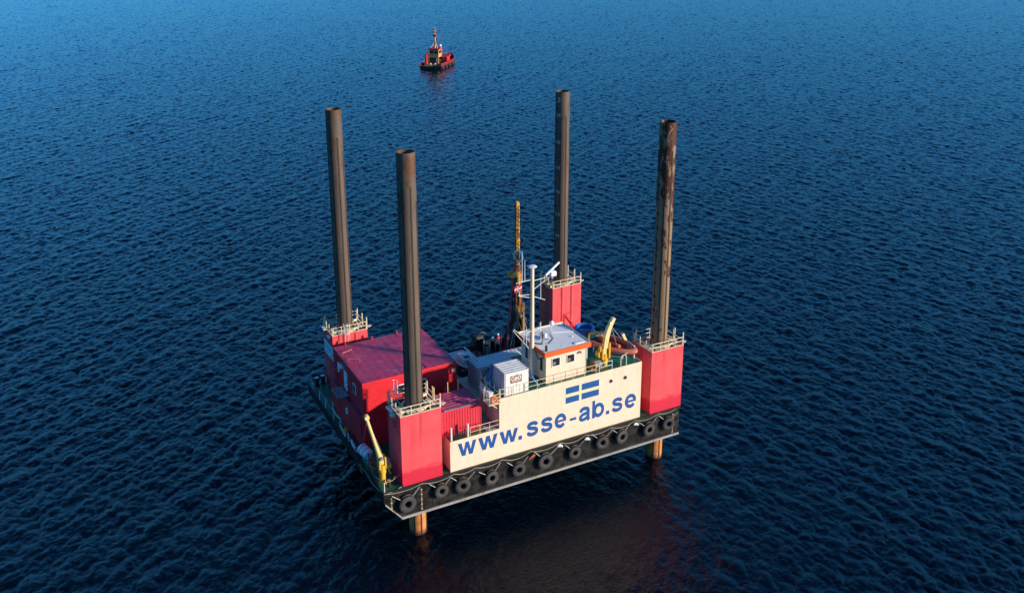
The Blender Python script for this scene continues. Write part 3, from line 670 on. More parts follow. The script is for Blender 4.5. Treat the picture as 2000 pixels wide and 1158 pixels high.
def container(name,x0,x1,y0,y1,z0,z1,bm_,rm,label,along='x',**k):
    t=thing(name,((x0+x1)/2,(y0+y1)/2,z0),label,'container')
    b=MB(); corrug(b,x0+.02,x1-.02,y0+.02,y1-.02,z0+.05,z1-.04); b.box(x0+.06,x1-.06,y0+.06,y1-.06,z0+.02,z1-.12); b.build('side_wall',bm_,t)
    b=MB(); croof(b,x0+.10,x1-.10,y0+.06,y1-.06,z1-.03,along=along,**k); b.build('roof',rm,t)
    frame(MB(),x0,x1,y0,y1,z0,z1).build('frame',bm_,t)
    return t
# --- red accommodation block
bx0,bx1,by0,by1,bz=-.9,9.67,7.92,17.22,7.35
acc=thing('accommodation_block',(4.4,12.5,0),'big two-storey red steel block with a dusty purple-red roof','building')
b=MB(); b.bbox(bx0,bx1,by0,by1,3.72,bz,.03); b.box(bx0+.05,bx1-.02,by0+.02,by1-.02,3.66,3.72); w_=b.build('upper_wall','red',acc)
b=MB(); b.bbox(-1.30,bx1-.01,by0+.003,by1-.003,.0,3.66,.03); b.build('lower_wall','red',acc)
b=MB(); b.box(-1.28,bx0-.01,by0+.02,by1-.02,3.665,3.70); b.build('ledge','roof',acc)
b=MB()
# shallow pillowed roof plates
nx,ny=12,9; vs=[];fs=[]; K=5
gx=nx*K+1; gy=ny*K+1
for j in range(gy):
    for i in range(gx):
        u=i/(gx-1); v=j/(gy-1); e=min(u,1-u)*min(v,1-v)
        vs.append((bx0+.04+(bx1-bx0-.08)*u,by0+.04+(by1-by0-.08)*v,bz+.012+.035*math.sin(math.pi*i/K)**2*math.sin(math.pi*j/K)**2*(0.3+random.Random(i//K*31+j//K).random())))
for j in range(gy-1):
    for i in range(gx-1): a=j*gx+i; fs.append((a,a+1,a+gx+1,a+gx))
b.add(vs,fs); rf=b.build('roof','roof',acc,True)
b=MB(); b.box(6.35,6.42,7.98,10.9,bz+.052,bz+.075); b.box(6.42,bx1-.04,10.83,10.9,bz+.052,bz+.075); b.build('roof_seam',plain('seam_pink',(.50,.12,.22),.5),rf)
for x,y in ((3.6,17.0),(6.6,17.05),(.5,17.05)): MB().cyl((x,y,bz),(x,y,bz+.4),.10,n=8).build('roof_vent','red',rf)
for p,q in (((-.6,14.7),(.6,15.1)),((-.5,13.2),(.6,12.6))): MB().tube([(p[0],p[1],bz+.02),(p[0],p[1],bz+.35),(q[0],q[1],bz+.35),(q[0],q[1],bz+.02)],.03,6).build('roof_handle','ppink',rf)
def windw(xa,xb,za,zb,y,name='window'):
    b=MB(); b.bbox(xa-.09,xb+.09,y-.05,y-.004,za-.09,zb+.09,.02,0); b.box(xa,xb,y-.06,y-.052,za,zb,1); b.build(name,['wht','glass'],acc)
windw(2.95,3.75,5.35,6.2,by0); windw(5.25,6.05,5.35,6.2,by0)
b=MB(); b.bbox(-.96,-.904,9.85,10.75,5.15,6.25,.02,0); b.box(-.975,-.962,9.97,10.63,5.27,6.13,1); b.build('window',['wht','glass'],acc)
dr=MB().bbox(-.97,-.904,12.55,13.55,4.25,6.45,.03).build('door','wht',acc)
MB().bbox(-1.04,-.972,12.7,12.82,5.2,5.32,.01).build('handle','black',dr)
b=MB(); b.bbox(-1.25,-.904,13.6,14.6,6.45,6.7,.05); b.build('door_lamp','wht',acc)
b=MB(); b.bbox(-1.05,-.904,15.0,15.4,5.4,6.5,.04); b.build('wall_cabinet','wht',acc)
b=MB(); b.bbox(-1.5,-1.304,11.6,11.9,2.2,2.9,.04); pieces(b,'wall_lamp','white',acc)
b=MB(); b.box(-2.25,-1.0,12.0,14.3,4.02,4.09); b.build('door_platform','greys',acc)
b=MB(); rail(b,[(-1.0,12.05,4.1),(-2.2,12.05,4.1),(-2.2,14.3,4.1)],1.0,(.5,1.0),1.1,.03); b.build('platform_railing','red',acc)
ladder(acc,(-1.05,15.6,.1),6.9,(-1,0,0),(0,1,0),'red',hoop0=2.2)
b=MB(); b.bbox(9.0,9.55,by0-.16,by0-.004,6.2,6.72,.03); b.build('vent_box','ppink',acc)
b=MB(); b.bbox(8.5,8.8,by0-.14,by0-.004,4.25,4.6,.03); b.cyl((8.25,by0-.1,4.45),(8.25,by0-.004,4.45),.1,n=8); pieces(b,'wall_lamp','lamp',acc)
b=MB(); b.box(bx0+1.5,bx1-.3,by0-.02,by0-.004,3.60,3.66); b.build('weld_seam','strip',acc)
b=MB()
for y,z in ((9.5,1.5),(11.0,1.7),(14.2,1.5)): b.box(-1.318,-1.304,y,y+.05,z-1,z+1.2)
pieces(b,'panel_seam','strip',acc)
# --- low red container behind the near tower
rc=container('red_container',4.72,9.08,1.1,4.58,zl+.04,6.1,'redc','rroof','low red container with a purple-red ribbed roof and a pale metal strip','x' if False else 'y')
b=MB(); b.box(5.05,8.5,1.13,1.33,6.085,6.15); b.box(6.72,6.75,1.10,1.36,6.08,6.16); b.build('edge_strip','greys',rc)
for x,y in ((5.3,4.45),(7.0,4.45),(8.2,4.5)): MB().cyl((x,y,6.1),(x,y,7.25),.05,n=8).build('roof_post','yel2',rc)
# --- white container with the brown sign
gc=container('white_container',11.26,14.04,.32,2.68,zh+.05,9.03,'greyc','greyr','small off-white container with a brown GEO sign','y')
b=MB(); b.box(11.38,13.93,.27,.325,zh+.12,8.95,0); b.box(12.62,12.66,.262,.268,zh+.15,8.9,1); b.box(11.40,13.9,.262,.268,7.55,7.57,1); b.build('door','white' and ['white','greys'],gc)
b=MB()
for x in (11.75,12.3,12.98,13.55): b.cyl((x,.245,zh+.15),(x,.245,7.5),.012,n=6)
pieces(b,'locking_bar','greys',gc)
sg=MB().box(11.93,13.22,.255,.262,7.83,8.62).build('sign','brown',gc,label='brown sign with white letters')
b=MB()
text('G','lettering','wht',sg,(12.03,.250,8.09),(1,0,0),(0,0,1),.36,.46,.012); text('e','lettering','wht',sg,(12.43,.250,8.09),(1,0,0),(0,0,1),.32,.40,.012); text('o','lettering','wht',sg,(12.79,.250,8.09),(1,0,0),(0,0,1),.35,.46,.012)
MB().box(12.08,13.08,.250,.254,7.98,8.02).build('underline','wht',sg)
# --- long grey container
lc=container('grey_container',12.2,20.3,7.95,10.40,zl+.03,5.86,'greyc','greyr','long grey container with a rust-flecked ribbed roof','x',per=.5,dep=.05)
b=MB(); b.box(11.2,x1,6.603,11.4,-.02,zl); b.build('rear_deckhouse','beige',house)  # painted a darker grey-cream than the front house
# --- IBC tank and small boat on the working deck
tk=thing('plastic_tank',(15.7,19.6,0),'round pale plastic tank in a cage beside the small boat','tank')
b=MB(); b.lathe([(0,2.1),(.50,2.1),(.56,2.13),(.60,1.9),(.60,.75),(.5,.65),(0,.65)],(15.7,19.6,.25),20); b.build('tank_body','smoked',tk,True)
b=MB(); b.torus((15.7,19.6,2.36),.58,.05,n=22,k=6)
for k in range(8): c,s=math.cos(k*.785),math.sin(k*.785); b.cyl((15.7+c*.63,19.6+s*.63,.1),(15.7+c*.63,19.6+s*.63,2.3),.02,n=5)
b.torus((15.7,19.6,1.5),.63,.02,n=22,k=5); b.build('cage','greys',tk)
b=MB(); b.box(14.9,16.5,18.9,20.3,.01,.85); b.build('pallet','dark',tk)
wb=thing('work_boat',(14.7,15.8,.3),'small work boat with a white deck and black side, stowed beside the red block','boat')
Lb=6.4
def hullsec(t,w,z):   # half breadth
    return w*(1-max(0,(t-.55)/.45)**2.2)
b=MB(); sec=[];n=15
for i in range(n):
    t=i/(n-1); y=19.0-Lb*t
    for q,(wf,z) in enumerate(((0,.45),(.75,.75),(1.02,1.6),(1.12,2.75))):
        pass
    row=[]
    for wf,z in ((-1.12,2.75+.25*t*t),(-1.0,1.6),(-.75,.8+.5*t**3),(0,.45+.9*t**3),(.75,.8+.5*t**3),(1.0,1.6),(1.12,2.75+.25*t*t)):
        row.append((14.7+wf*1.12*hullsec(t,1,z),y,z))
    sec+=row
fs=[(i*7+j,i*7+j+1,(i+1)*7+j+1,(i+1)*7+j) for i in range(n-1) for j in range(6)]; b.add(sec,fs); b.add([sec[j] for j in range(7)],[tuple(range(7))]); b.build('hull',plain('boat_black',(.02,.022,.025),.4),wb,True)
b=MB(); pl=[(sec[i*7][0],sec[i*7][1],sec[i*7][2]) for i in range(n)]; pr=[(sec[i*7+6][0],sec[i*7+6][1],sec[i*7+6][2]) for i in range(n)][::-1]; b.tube(pl+pr,.11,8); b.build('gunwale','white',wb,True)
b=MB(); b.tube([(p[0]-.10,p[1],1.0) for p in pl],.28,8); b.build('side_fender','greys',wb,True)
b=MB(); b.bbox(13.9,15.5,14.9,17.0,2.6,3.35,.12); b.build('cabin_top','white',wb)
b=MB(); b.box(13.7,15.7,14.0,18.8,2.45,2.6); b.build('boat_deck','white',wb)
b=MB(); b.box(14.3,15.0,14.87,14.895,2.7,3.2); b.box(14.2,14.9,15.2,15.8,3.352,3.37); pieces(b,'hatch','black',wb)
for y in (17.6,15.6,14.2): MB().ball((13.42,y,2.45),.17,8,0,(1,1,1.2)).build('buoy','ppink',wb,True)
# --- drill floor with the drilling rig
FZ=2.2
dfl=MB().box(16.1,24.6,13.2,20.3,FZ-.16,FZ).build('drill_floor','dark',barge)
b=MB()
for x in (16.3,20.2,24.3):
    for y in (13.5,20.0): b.box(x,x+.2,y,y+.2,.005,FZ-.163)
pieces(b,'floor_support','dark',barge)
dx,dy=20.45,14.0
DK=paint('oily_drill_steel',(.34,.16,.03),(.16,.08,.03),rust=.9,streak=.8,rustc=(.03,.018,.012))
dr_=thing('drill_rig',(dx,dy,FZ),'slender drilling rig with a tall yellow mast above a black base','drill rig')
b=MB(); 
b.box(dx-.20,dx+.20,dy-.22,dy+.22,14.2,21.5); b.box(dx-.235,dx+.235,dy-.25,dy+.25,17.0,17.25); b.box(dx-.24,dx+.24,dy-.26,dy+.26,18.6,18.72); b.box(dx-.24,dx+.24,dy-.26,dy+.26,15.8,15.9); b.box(dx-.17,dx+.17,dy-.19,dy+.19,21.5,21.7); ms_=b.build('mast','drill',dr_)
b=MB(); z=14.4
while z<21: b.bar((dx-.16,dy-.235,z),(dx+.16,dy-.235,z+.42),.05); b.bar((dx-.215,dy-.16,z),(dx-.215,dy+.16,z+.42),.05); z+=.46
b.box(dx-.06,dx+.05,dy-.228,dy-.222,14.3,21.2); b.build('lacing','strip',ms_)
b=MB(); b.box(dx-.31,dx-.05,dy-.25,dy+.2,6.0,14.0); b.box(dx+.03,dx+.3,dy-.20,dy+.25,8.0,14.2); pieces(b,'mast_lower',DK,dr_)
b=MB(); b.cyl((dx-.45,dy-.3,4.5),(dx-.45,dy-.3,13.0),.10,n=8); b.cyl((dx-.6,dy+.1,3.5),(dx-.55,dy+.1,12.0),.07,n=8); b.bar((dx-.5,dy-.1,3.2),(dx-.5,dy-.1,8.6),.5,.5); pieces(b,'feed_cylinder','black',dr_)
b=MB(); b.bbox(dx-1.1,dx+.35,dy-.42,dy+.32,12.8,13.45,.08); b.bbox(dx-.3,dx+.4,dy-.5,dy+.4,12.2,12.8,.06); pieces(b,'winch_head','drill',dr_)
b=MB(); b.torus((dx-.10,dy-.42,15.35),.62,.13,(1,.35,0),24,8); b.build('sheave_ring','white',dr_,True)
b=MB(); b.bar((dx-.12,dy-.5,15.9),(dx-.05,dy-.35,14.9),.16); b.build('sheave','strip',dr_)
b=MB(); b.cyl((dx+.1,dy-.36,9.2),(dx+.1,dy-.36,12.2),.09,n=8); b.cyl((dx+.1,dy-.36,12.2),(dx+.1,dy-.36,14.2),.05,n=8); pieces(b,'orange_cylinder','orange',dr_)
b=MB()
for s in (0,.36): b.cyl((dx+.38+s,dy-.2,4),(dx+.38+s,dy-.2,12.3 if s==0 else 8.5),.025,n=6)
z=4.2
while z<8.4: b.cyl((dx+.38,dy-.2,z),(dx+.74,dy-.2,z),.02,n=5); z+=.33
b.build('mast_ladder','yel2',dr_)
b=MB(); b.bbox(dx+.35,dx+1.0,dy-.5,dy+.3,6.3,7.6,.12); b.bbox(dx+.4,dx+.9,dy-.3,dy+.3,8.0,9.4,.1); b.bbox(dx+.5,dx+1.1,dy-.5,dy+.2,5.1,6.0,.1); pieces(b,'rotary_head',DK,dr_)
b=MB()
for p,q,w_ in (((dx-.1,dy-.1,8.6),(dx-2.0,dy-1.4,FZ+.1),.3),((dx-.1,dy+.1,8.6),(dx-1.7,dy+1.8,FZ+.1),.3),((dx+.2,dy,7.4),(dx+1.3,dy+1.4,FZ+.1),.3),((dx,dy,7.4),(dx+1.0,dy-1.5,FZ+.1),.3),((dx-1.2,dy-.7,5),(dx+.7,dy-.8,5),.25),((dx-.3,dy,3),(dx-.3,dy,8.3),.7),((dx-.9,dy,2.3),(dx-.4,dy,6.8),.6)): b.bar(p,q,w_)
b.bbox(dx-1.7,dx+1.2,dy-1.3,dy+1.4,FZ+.02,FZ+1.4,.1); b.build('base_frame','black',dr_)
b=MB(); b.cyl((dx-.7,dy-1,7.6),(dx-1.6,dy-1.6,3.2),.05,n=6); b.cyl((dx-.9,dy-1,7.6),(dx-2.1,dy-1.6,3.2),.05,n=6); b.cyl((dx-2.1,dy-.4,7.7),(dx-2.6,dy-.4,3.2),.03,n=6); pieces(b,'stay','greys',dr_)
b=MB(); 
for o_ in (0,.09): b.tube([(dx-.45+o_,dy-.3,15.0),(dx-.75+o_,dy-.3,12.4),(dx-1.0+o_,dy-.3,10.2),(dx-1.25+o_,dy-.35,8.2),(dx-1.75+o_,dy-.5,5.6),(dx-2.3+o_,dy-.6,3.3)],.05,6)
b.build('red_hose','redhose',dr_,True)
b=MB(); 
for k in range(9): b.torus((dx-.95-.1*k,dy-.32,10.6-.62*k),.10,.03,(0,0,1),8,5)
pieces(b,'hose_clip','redhose',dr_)
for p_,q_ in (((dx-.1,dy,19.5),(dx-2.4,dy-1.5,FZ+.2)),((dx+.2,dy+.2,14.0),(dx+1.6,dy+1.8,FZ+.2)),((dx-.25,dy-.2,13.2),(dx-1.5,dy-1.9,FZ+.2)),((dx+.3,dy-.3,12.0),(dx+.9,dy-1.6,FZ+.2))): MB().cyl(p_,q_,.022,n=5).build('rigging_wire','roped',dr_)
# machinery on the drill floor
pu=thing('pump_unit',(17.6,18.9,FZ),'dark hydraulic pump unit with round housings on the drill floor','machine')
b=MB(); b.bbox(16.9,18.5,18.3,19.5,FZ+.02,FZ+.9,.08); b.build('housing','dark',pu); b=MB(); b.cyl((17.2,18.9,FZ+1.3),(18.3,18.9,FZ+1.3),.5,n=16); b.build('drum','dark',pu,True); b=MB(); b.tube([(17.3,18.6,FZ+1.7),(17.5,18.4,FZ+2.2),(18.1,18.4,FZ+2.3),(18.7,18.5,FZ+1.9)],.09,8); b.build('exhaust','black',pu,True)
b=MB(); b.cyl((17.9,17.6,FZ),(17.9,17.6,FZ+2.0),.09,n=8); o=b.build('pipe_stand','smoked'); tag(o,'pale blue upright pipe in the middle of the drill floor','pipe')
for i,(x,y,z) in enumerate(((19.2,17.8,1.65),(19.65,17.4,1.3))):
    t=thing('air_vessel',(x,y,FZ),('taller' if i==0 else 'shorter')+' white capped black vessel behind the grey container','vessel'); MB().cyl((x,y,FZ),(x,y,FZ+z-.45),.27,n=12).build('body','black',t); MB().ball((x,y,FZ+z-.25),.19,10,0,(1,1,1.45)).build('cap','wht',t,True)
t=thing('mud_tank',(20.2,16.2,FZ),'rust-red upright tank beside the mast of the drill rig','tank'); MB().bbox(19.6,20.5,16.0,16.8,FZ+.01,FZ+2.0,.1).build('tank_body',paint('rust_red',(.35,.05,.02),(.2,.03,.02),rust=.5),t); MB().ball((20.0,16.3,FZ+2.1),.22,8).build('lid','drill',t,True)
for i,(x,y) in enumerate(((17.0,15.2),(17.75,14.9),(18.5,14.6))):
    o=MB().bar((x-.25,y+1.0,FZ+.35),(x+.15,y-1.9,FZ+.25),.2).build('timber_beam','yel2'); tag(o,('left','middle','right')[i]+' one of three pale beams sticking out behind the grey container','beam','beams behind the grey container')
b=MB(); b.cyl((15.9,19.2,FZ+.3),(18.8,18.0,FZ+.6),.13,n=8); o=b.build('drill_pipe','strip'); tag(o,'brown drill pipe lying across the drill floor','pipe')
b=MB(); b.torus((16.6,17.0,FZ+.2),.5,.14,(0,.2,1),20,7); b.torus((16.65,17.0,FZ+.42),.42,.13,(.1,0,1),20,7); o=b.build('rope_coil','stain',None,True); tag(o,'rusty orange-brown coil on the drill floor','coil')
b=MB(); b.tube([(15.6,18.5,1.8),(15.5,17.4,2.2),(16.1,16.4,2.5),(16.9,15.5,2.4),(17.4,14.4,2.4)],.12,7); o=b.build('tarpaulin_hose','tarp',None,True); tag(o,'dark blue hose running past the small boat','hose')
# --- cranes
cx,cy=-1.46,1.48
cr=thing('deck_crane',(cx,cy,0),'bright yellow deck crane on the near corner, jib raised','crane')
b=MB(); b.lathe([(.42,0),(.42,.08),(.32,.1),(.32,1.2),(.40,1.25),(.40,1.5),(.34,1.55),(.34,2.1),(0,2.1)],(cx,cy,0),20); b.build('pedestal','yellow',cr,True)
b=MB(); b.bbox(cx-.42,cx-.25,cy-.35,cy+.35,1.7,2.95,.03); b.bbox(cx+.17,cx+.34,cy-.35,cy+.35,1.7,2.95,.03); b.bbox(cx+.35,cx+.9,cy-.2,cy+.2,1.5,2.0,.06); b.bar((cx+.5,cy-.1,1.6),(cx+.8,cy-.15,.9),.12); pieces(b,'slewing_head','yellow',cr)
b=MB(); A=Vector((cx-.06,cy-.05,2.2)); Bq=Vector((-2.84,cy,7.46)); dv=(Bq-A)
b.tube([A,A+dv*.10,A+dv*.22,A+dv*.45,Bq],[.26,.34,.25,.18,.165],12); jb=b.build('jib','yel2',cr,True)
b=MB(); b.cyl((cx-.16,cy-.55,2.95),(cx-.16,cy+.42,2.95),.16,n=12); b.build('pivot_pin','greys',jb)
b=MB(); b.cyl(Bq+Vector((.05,-.2,.0)),Bq+Vector((.05,.2,0)),.24,n=12); b.build('jib_sheave','yel2',jb)
b=MB(); b.cyl(Bq+Vector((.1,0,-.2)),(-1.8,6.1,1.6),.018,n=5); b.cyl(Bq+Vector((.28,-.1,-.8)),(cx+.35,cy-.1,2.2),.02,n=5); b.build('hoist_wire','rope',cr)
b=MB(); b.cyl((cx+.35,cy-.3,2.3),(cx+.35,cy+.3,2.3),.2,n=10); b.bbox(cx+.45,cx+.75,cy-.2,cy+.2,2.1,2.6,.05); b.build('hoist_winch','greys',cr)
cx,cy=23.95,1.5
c2=thing('boat_crane',(cx,cy,zh+.03),'worn cream boat crane on a yellow pedestal, beside the inflatable boat','crane')
b=MB(); z0=zh+.03; b.lathe([(.34,z0),(.34,z0+.5),(.42,z0+.55),(.42,z0+.75),(.3,z0+.8),(.3,z0+1.3)],(cx,cy,0),18); b.bbox(cx-.55,cx-.36,cy-.4,cy+.4,z0+.7,z0+1.9,.04); b.bbox(cx+.3,cx+.5,cy-.4,cy+.4,z0+.7,z0+1.9,.04); b.bbox(cx-.9,cx-.5,cy-.2,cy+.4,z0+1.0,z0+1.6,.08); b.cyl((cx-.7,cy-.2,z0+1.7),(cx-.7,cy-.2,z0+2.3),.12,n=10); b.cyl((cx+.75,cy+.2,z0+1.1),(cx+.75,cy+.2,z0+2.2),.13,n=10); b.build('pedestal','yellow',c2)
b=MB(); pts=[Vector(p) for p in ((cx-.02,cy,z0+.9),(cx+.0,cy,z0+1.9),(cx+.22,cy,z0+3.3),(cx+.52,cy,z0+4.2),(cx+1.02,cy,z0+5.1))]; ws=(.38,.46,.50,.46,.34)
for p,q,w1,w2 in zip(pts[:-1],pts[1:],ws[:-1],ws[1:]):
    vs=[]
    for pp,w3 in ((p,w1),(q,w2)):
        for sx,sy in ((-1,-1),(1,-1),(1,1),(-1,1)): vs.append(pp+Vector((sx*w3/2,sy*.19,-sx*w3*.12)))
    b.add(vs,[(0,1,5,4),(1,2,6,5),(2,3,7,6),(3,0,4,7)]+([(0,3,2,1)] if p is pts[0] else [])+([(4,5,6,7)] if q is pts[-1] else []))
ar=b.build('jib','armc',c2)
b=MB(); b.cyl((cx+.35,cy-.3,z0+4.75),(cx+1.25,cy+.3,z0+4.5),.08,n=8); b.build('tip_pin','white',ar)
b=MB(); b.tube([(cx+.15,cy+.3,z0+3.6),(cx-.6,cy+1.0,z0+3.35),(cx-.9,cy+1.6,z0+3.0)],.12,8,0); b.build('knuckle','drill',c2)
b=MB(); b.bar((cx-.9,cy+1.6,z0+3.0),(cx-.5,cy+2.2,z0+1.2),.2); b.build('knuckle_arm','armc',c2)
b=MB(); b.cyl((cx-.5,cy+.9,z0+3.0),(cx+.2,cy+.5,z0+3.3),.10,n=10); b.build('ram','wht',c2,True)
b=MB(); b.cyl((cx+.8,cy+.1,z0+4.2),(25.9,2.1,8.1),.025,n=5); b.cyl((cx+.8,cy+.1,z0+4.2),(26.9,2.6,8.3),.025,n=5); b.cyl((cx+.8,cy+.1,z0+4.2),(25.3,4.4,8.2),.025,n=5); b.build('sling','rope',c2)
o=MB().bar((27.25,3.0,8.75),(28.25,3.0,6.6),.36,.3).build('davit_post','armc'); tag(o,'slanting pale yellow post standing behind the inflatable boat','post')
# --- inflatable boat
stern=Vector((24.85,5.15,7.95)); bow=Vector((27.3,.7,7.55)); ax=(bow-stern).normalized(); sd=ax.cross(Vector((0,0,1))).normalized()
ib=thing('inflatable_boat',(26.1,3.0,zh+.1),'orange-brown inflatable boat slung beside the boat crane','boat')
L_=(bow-stern).length
def ibp(t,s,z=0): return stern+ax*(L_*t)+sd*s+Vector((0,0,z))
cen=[]
for t,s in ((-.02,-1.22),(.2,-1.28),(.45,-1.30),(.65,-1.22),(.8,-.92),(.93,-.48),(1.0,0),(.93,.48),(.8,.92),(.65,1.2),(.45,1.30),(.2,1.28),(-.02,1.22)): cen.append(ibp(t,s,.12*max(0,t-.5)))
# smooth the plan curve
sm_=[]
for i in range(len(cen)-1):
    p0=cen[max(0,i-1)];p1=cen[i];p2=cen[i+1];p3=cen[min(len(cen)-1,i+2)]
    for q in range(4):
        t=q/4; sm_.append(.5*((2*p1)+(-p0+p2)*t+(2*p0-5*p1+4*p2-p3)*t*t+(-p0+3*p1-3*p2+p3)*t**3))
sm_.append(cen[-1]); k=len(sm_); rr_=[.12+.16*min(1,i/3)*min(1,(k-1-i)/3) for i in range(k)]
b=MB(); b.tube(sm_,rr_,12); tb=b.build('side_tube','tube',ib,True)
b=MB(); b.tube([p+(p-ibp(.4,0)).normalized()*.27+Vector((0,0,-.04)) for p in sm_[3:-3]],.04,6); b.build('rubbing_strake','black',ib,True)
b=MB(); b.tube([p+Vector((0,0,.27))+ (ibp(.4,0)-p).normalized()*.05 for p in sm_[3:-3]],.02,5); b.build('grab_line','rope',ib,True)
b=MB(); hv=[];n=9
for i in range(n):
    t=i/(n-1); w=1.12*(1-max(0,(t-.5)/.5)**2)
    hv+= [ibp(t*.93+.02,-w,-.12),ibp(t*.93+.02,-w*.5,-.36+.2*t*t),ibp(t*.93+.02,0,-.55+.35*t**3),ibp(t*.93+.02,w*.5,-.36+.2*t*t),ibp(t*.93+.02,w,-.12)]
b.add(hv,[(i*5+j,i*5+j+1,(i+1)*5+j+1,(i+1)*5+j) for i in range(n-1) for j in range(4)]); b.add([hv[j] for j in range(5)],[tuple(range(5))]); b.build('hull','orange',ib,True)
b=MB(); b.add([ibp(.03,-1.05,-.10),ibp(.03,1.05,-.10),ibp(.55,1.05,-.10),ibp(.86,.3,-.05),ibp(.86,-.3,-.05),ibp(.55,-1.05,-.10)],[tuple(range(6))]); b.build('floor',plain('boat_floor',(.16,.02,.015),.6),ib)
b=MB(); b.M=Matrix.Translation(ibp(.30,.05,.15))@Matrix.Rotation(math.atan2(ax.y,ax.x),4,'Z'); b.bbox(-.35,.35,-.3,.3,-.25,.35,.1); b.build('steering_console','ora',ib)
b=MB(); b.ball(ibp(.18,-.3,.25),.32,10,0,(1,1,.7)); b.build('cover','gold',ib,True)
b=MB(); b.ball(ibp(.62,.1,.02),.30,10,0,(1,1,.8)); b.build('kit_bag','ora',ib,True)
b=MB(); b.M=Matrix.Translation(ibp(-.03,0,.1))@Matrix.Rotation(math.atan2(ax.y,ax.x),4,'Z'); b.bbox(-.4,.1,-.2,.2,.1,.55,.08); b.bbox(-.25,-.1,-.07,.07,-.9,.1,.03); b.build('outboard_motor','black',ib)
b=MB()
for t,s in ((.1,-.6),(.1,.6),(.75,-.35),(.75,.35)): b.cyl(ibp(t,s,-.45 if t<.5 else -.25),(ibp(t,s).x,ibp(t,s).y,zh+.03),.06,n=8)
pieces(b,'cradle','white',ib)
# --- hoses, coils, raft, fenders
hc=Vector((25.75,8.0,7.35)); b=MB()
for k in range(7): b.torus(hc+Vector((.05*math.sin(k*2),.05*math.cos(k*3),.10*k-.2)),1.02-.05*(k%3),.085,(.04*math.sin(k),.04*math.cos(k*2),1),30,7)
o=b.build('hose_coil','hose',None,True); tag(o,'big coil of bright blue hose behind the wheelhouse roof','hose')
t=thing('storage_drum',(25.75,8.0,zh+.03),'low pale drum lying under the coil of blue hose','drum'); MB().lathe([(0,0),(.75,0),(.8,.1),(.8,.55),(.7,.6),(0,.6)],(25.75,8.0,zh+.035),20).build('drum_body','greys',t,True)
rf_=thing('winch_reel',(22.6,.95,zh+.03),'small rusty reel of pale rope at the upper railing','winch')
b=MB()
for k in range(5): b.torus((22.35+.17*k,1.0,zh+.55),.34,.085,(1,0,0),18,7)
b.build('wound_rope',M['rope'],rf_,True); b=MB()
for x in (22.15,23.2): b.cyl((x,1.0,zh+.55),(x+.06,1.0,zh+.55),.5,n=18)
b.bar((22.0,.7,zh+.06),(23.3,.7,zh+.06),.1); b.bar((22.0,1.3,zh+.06),(23.3,1.3,zh+.06),.1); b.bbox(21.7,22.1,.6,1.2,zh+.05,zh+.55,.05); b.build('reel_frame',M['stain'],rf_)
ra=thing('life_raft_canister',(-1.5,6.1,0),'white life raft drum on the deck below the crane jib','life raft')
A=Vector((-1.75,6.75,1.05)); Bq=Vector((-1.35,5.45,.75)); dv=(Bq-A); b=MB(); Ln=dv.length
b.lathe([(0,-.03),(.45,0),(.54,.08),(.56,.3),(.53,.34),(.53,.40),(.56,.44),(.56,.72),(.53,.76),(.53,.82),(.56,.86),(.56,Ln-.12),(.48,Ln),(0,Ln+.03)],A,24,0,dv); b.build('shell','wht',ra,True)
b=MB()
for t in (.3,.68): b.lathe([(.575,-.04),(.58,0),(.575,.04)],A+dv*t,24,0,dv)
pieces(b,'strap','greys',ra,True)
b=MB(); 
for a_,r_ in ((.3,.25),(2.4,.22),(4.4,.28)): 
    q=dv.orthogonal().normalized(); q.rotate(Matrix.Rotation(a_,3,dv.normalized())); b.ball(Bq+q*r_+dv.normalized()*.03,.07,8)
pieces(b,'fitting','black',ra); b=MB(); b.bar((-2.0,6.6,.03),(-1.1,6.8,.03),.12,.06); b.bar((-1.8,6.7,.1),(-1.8,6.7,.7),.08); b.bar((-1.5,5.5,.05),(-1.5,5.5,.4),.08); b.bar((-1.2,6.7,.05),(-1.2,6.7,.6),.08); pieces(b,'cradle','dark',ra)
b=MB(); rnd=random.Random(4)
for k in range(16):
    b.torus((-1.3+rnd.uniform(-.5,.4),4.0+rnd.uniform(-.7,.6),.12+.05*k),.34+rnd.uniform(-.08,.12),.045,(rnd.uniform(-.9,.9),rnd.uniform(-.9,.9),1),18,6)
o=b.build('rope_heap',plain('brown_rope',(.38,.20,.12),.8,0,.5),None,True); tag(o,'tangled heap of brown rope behind the yellow deck crane','rope')
b=MB(); b.torus((-2.0,4.9,.75),.3,.05,(.9,.3,.2),16,6); o=b.build('rope_hank',plain('teal_rope',(.05,.45,.42),.7),None,True); tag(o,'small turquoise rope hank beside the brown rope heap','rope')
b=MB(); b.tube([(-1.15,17.3,.9),(-1.45,16.6,.35),(-1.5,15.2,.25),(-1.35,14.2,.22),(-1.75,13.2,.2),(-1.9,12.0,.18),(-2.0,11.3,.25),(-1.75,10.9,.2)],.13,8); o=b.build('suction_hose',plain('grey_hose',(.50,.46,.42),.6),None,True); tag(o,'pale grey hose lying along the left deck edge','hose')
t=thing('marker_buoy',(-1.95,9.3,.2),'red and white striped float lying on the left deck edge','float')
p=[Vector((-1.75,10.7,.35)),Vector((-1.78,9.6,.32)),Vector((-1.9,8.6,.3)),Vector((-1.95,7.7,.3)),Vector((-1.98,6.9,.35))]
for a_,c_,mm in ((0,1,'redhose'),(1,3,'wht'),(3,4,'redhose')): MB().tube(p[a_:c_+1],.15 if mm=='wht' else .22,10).build('float_section',mm,t,True)
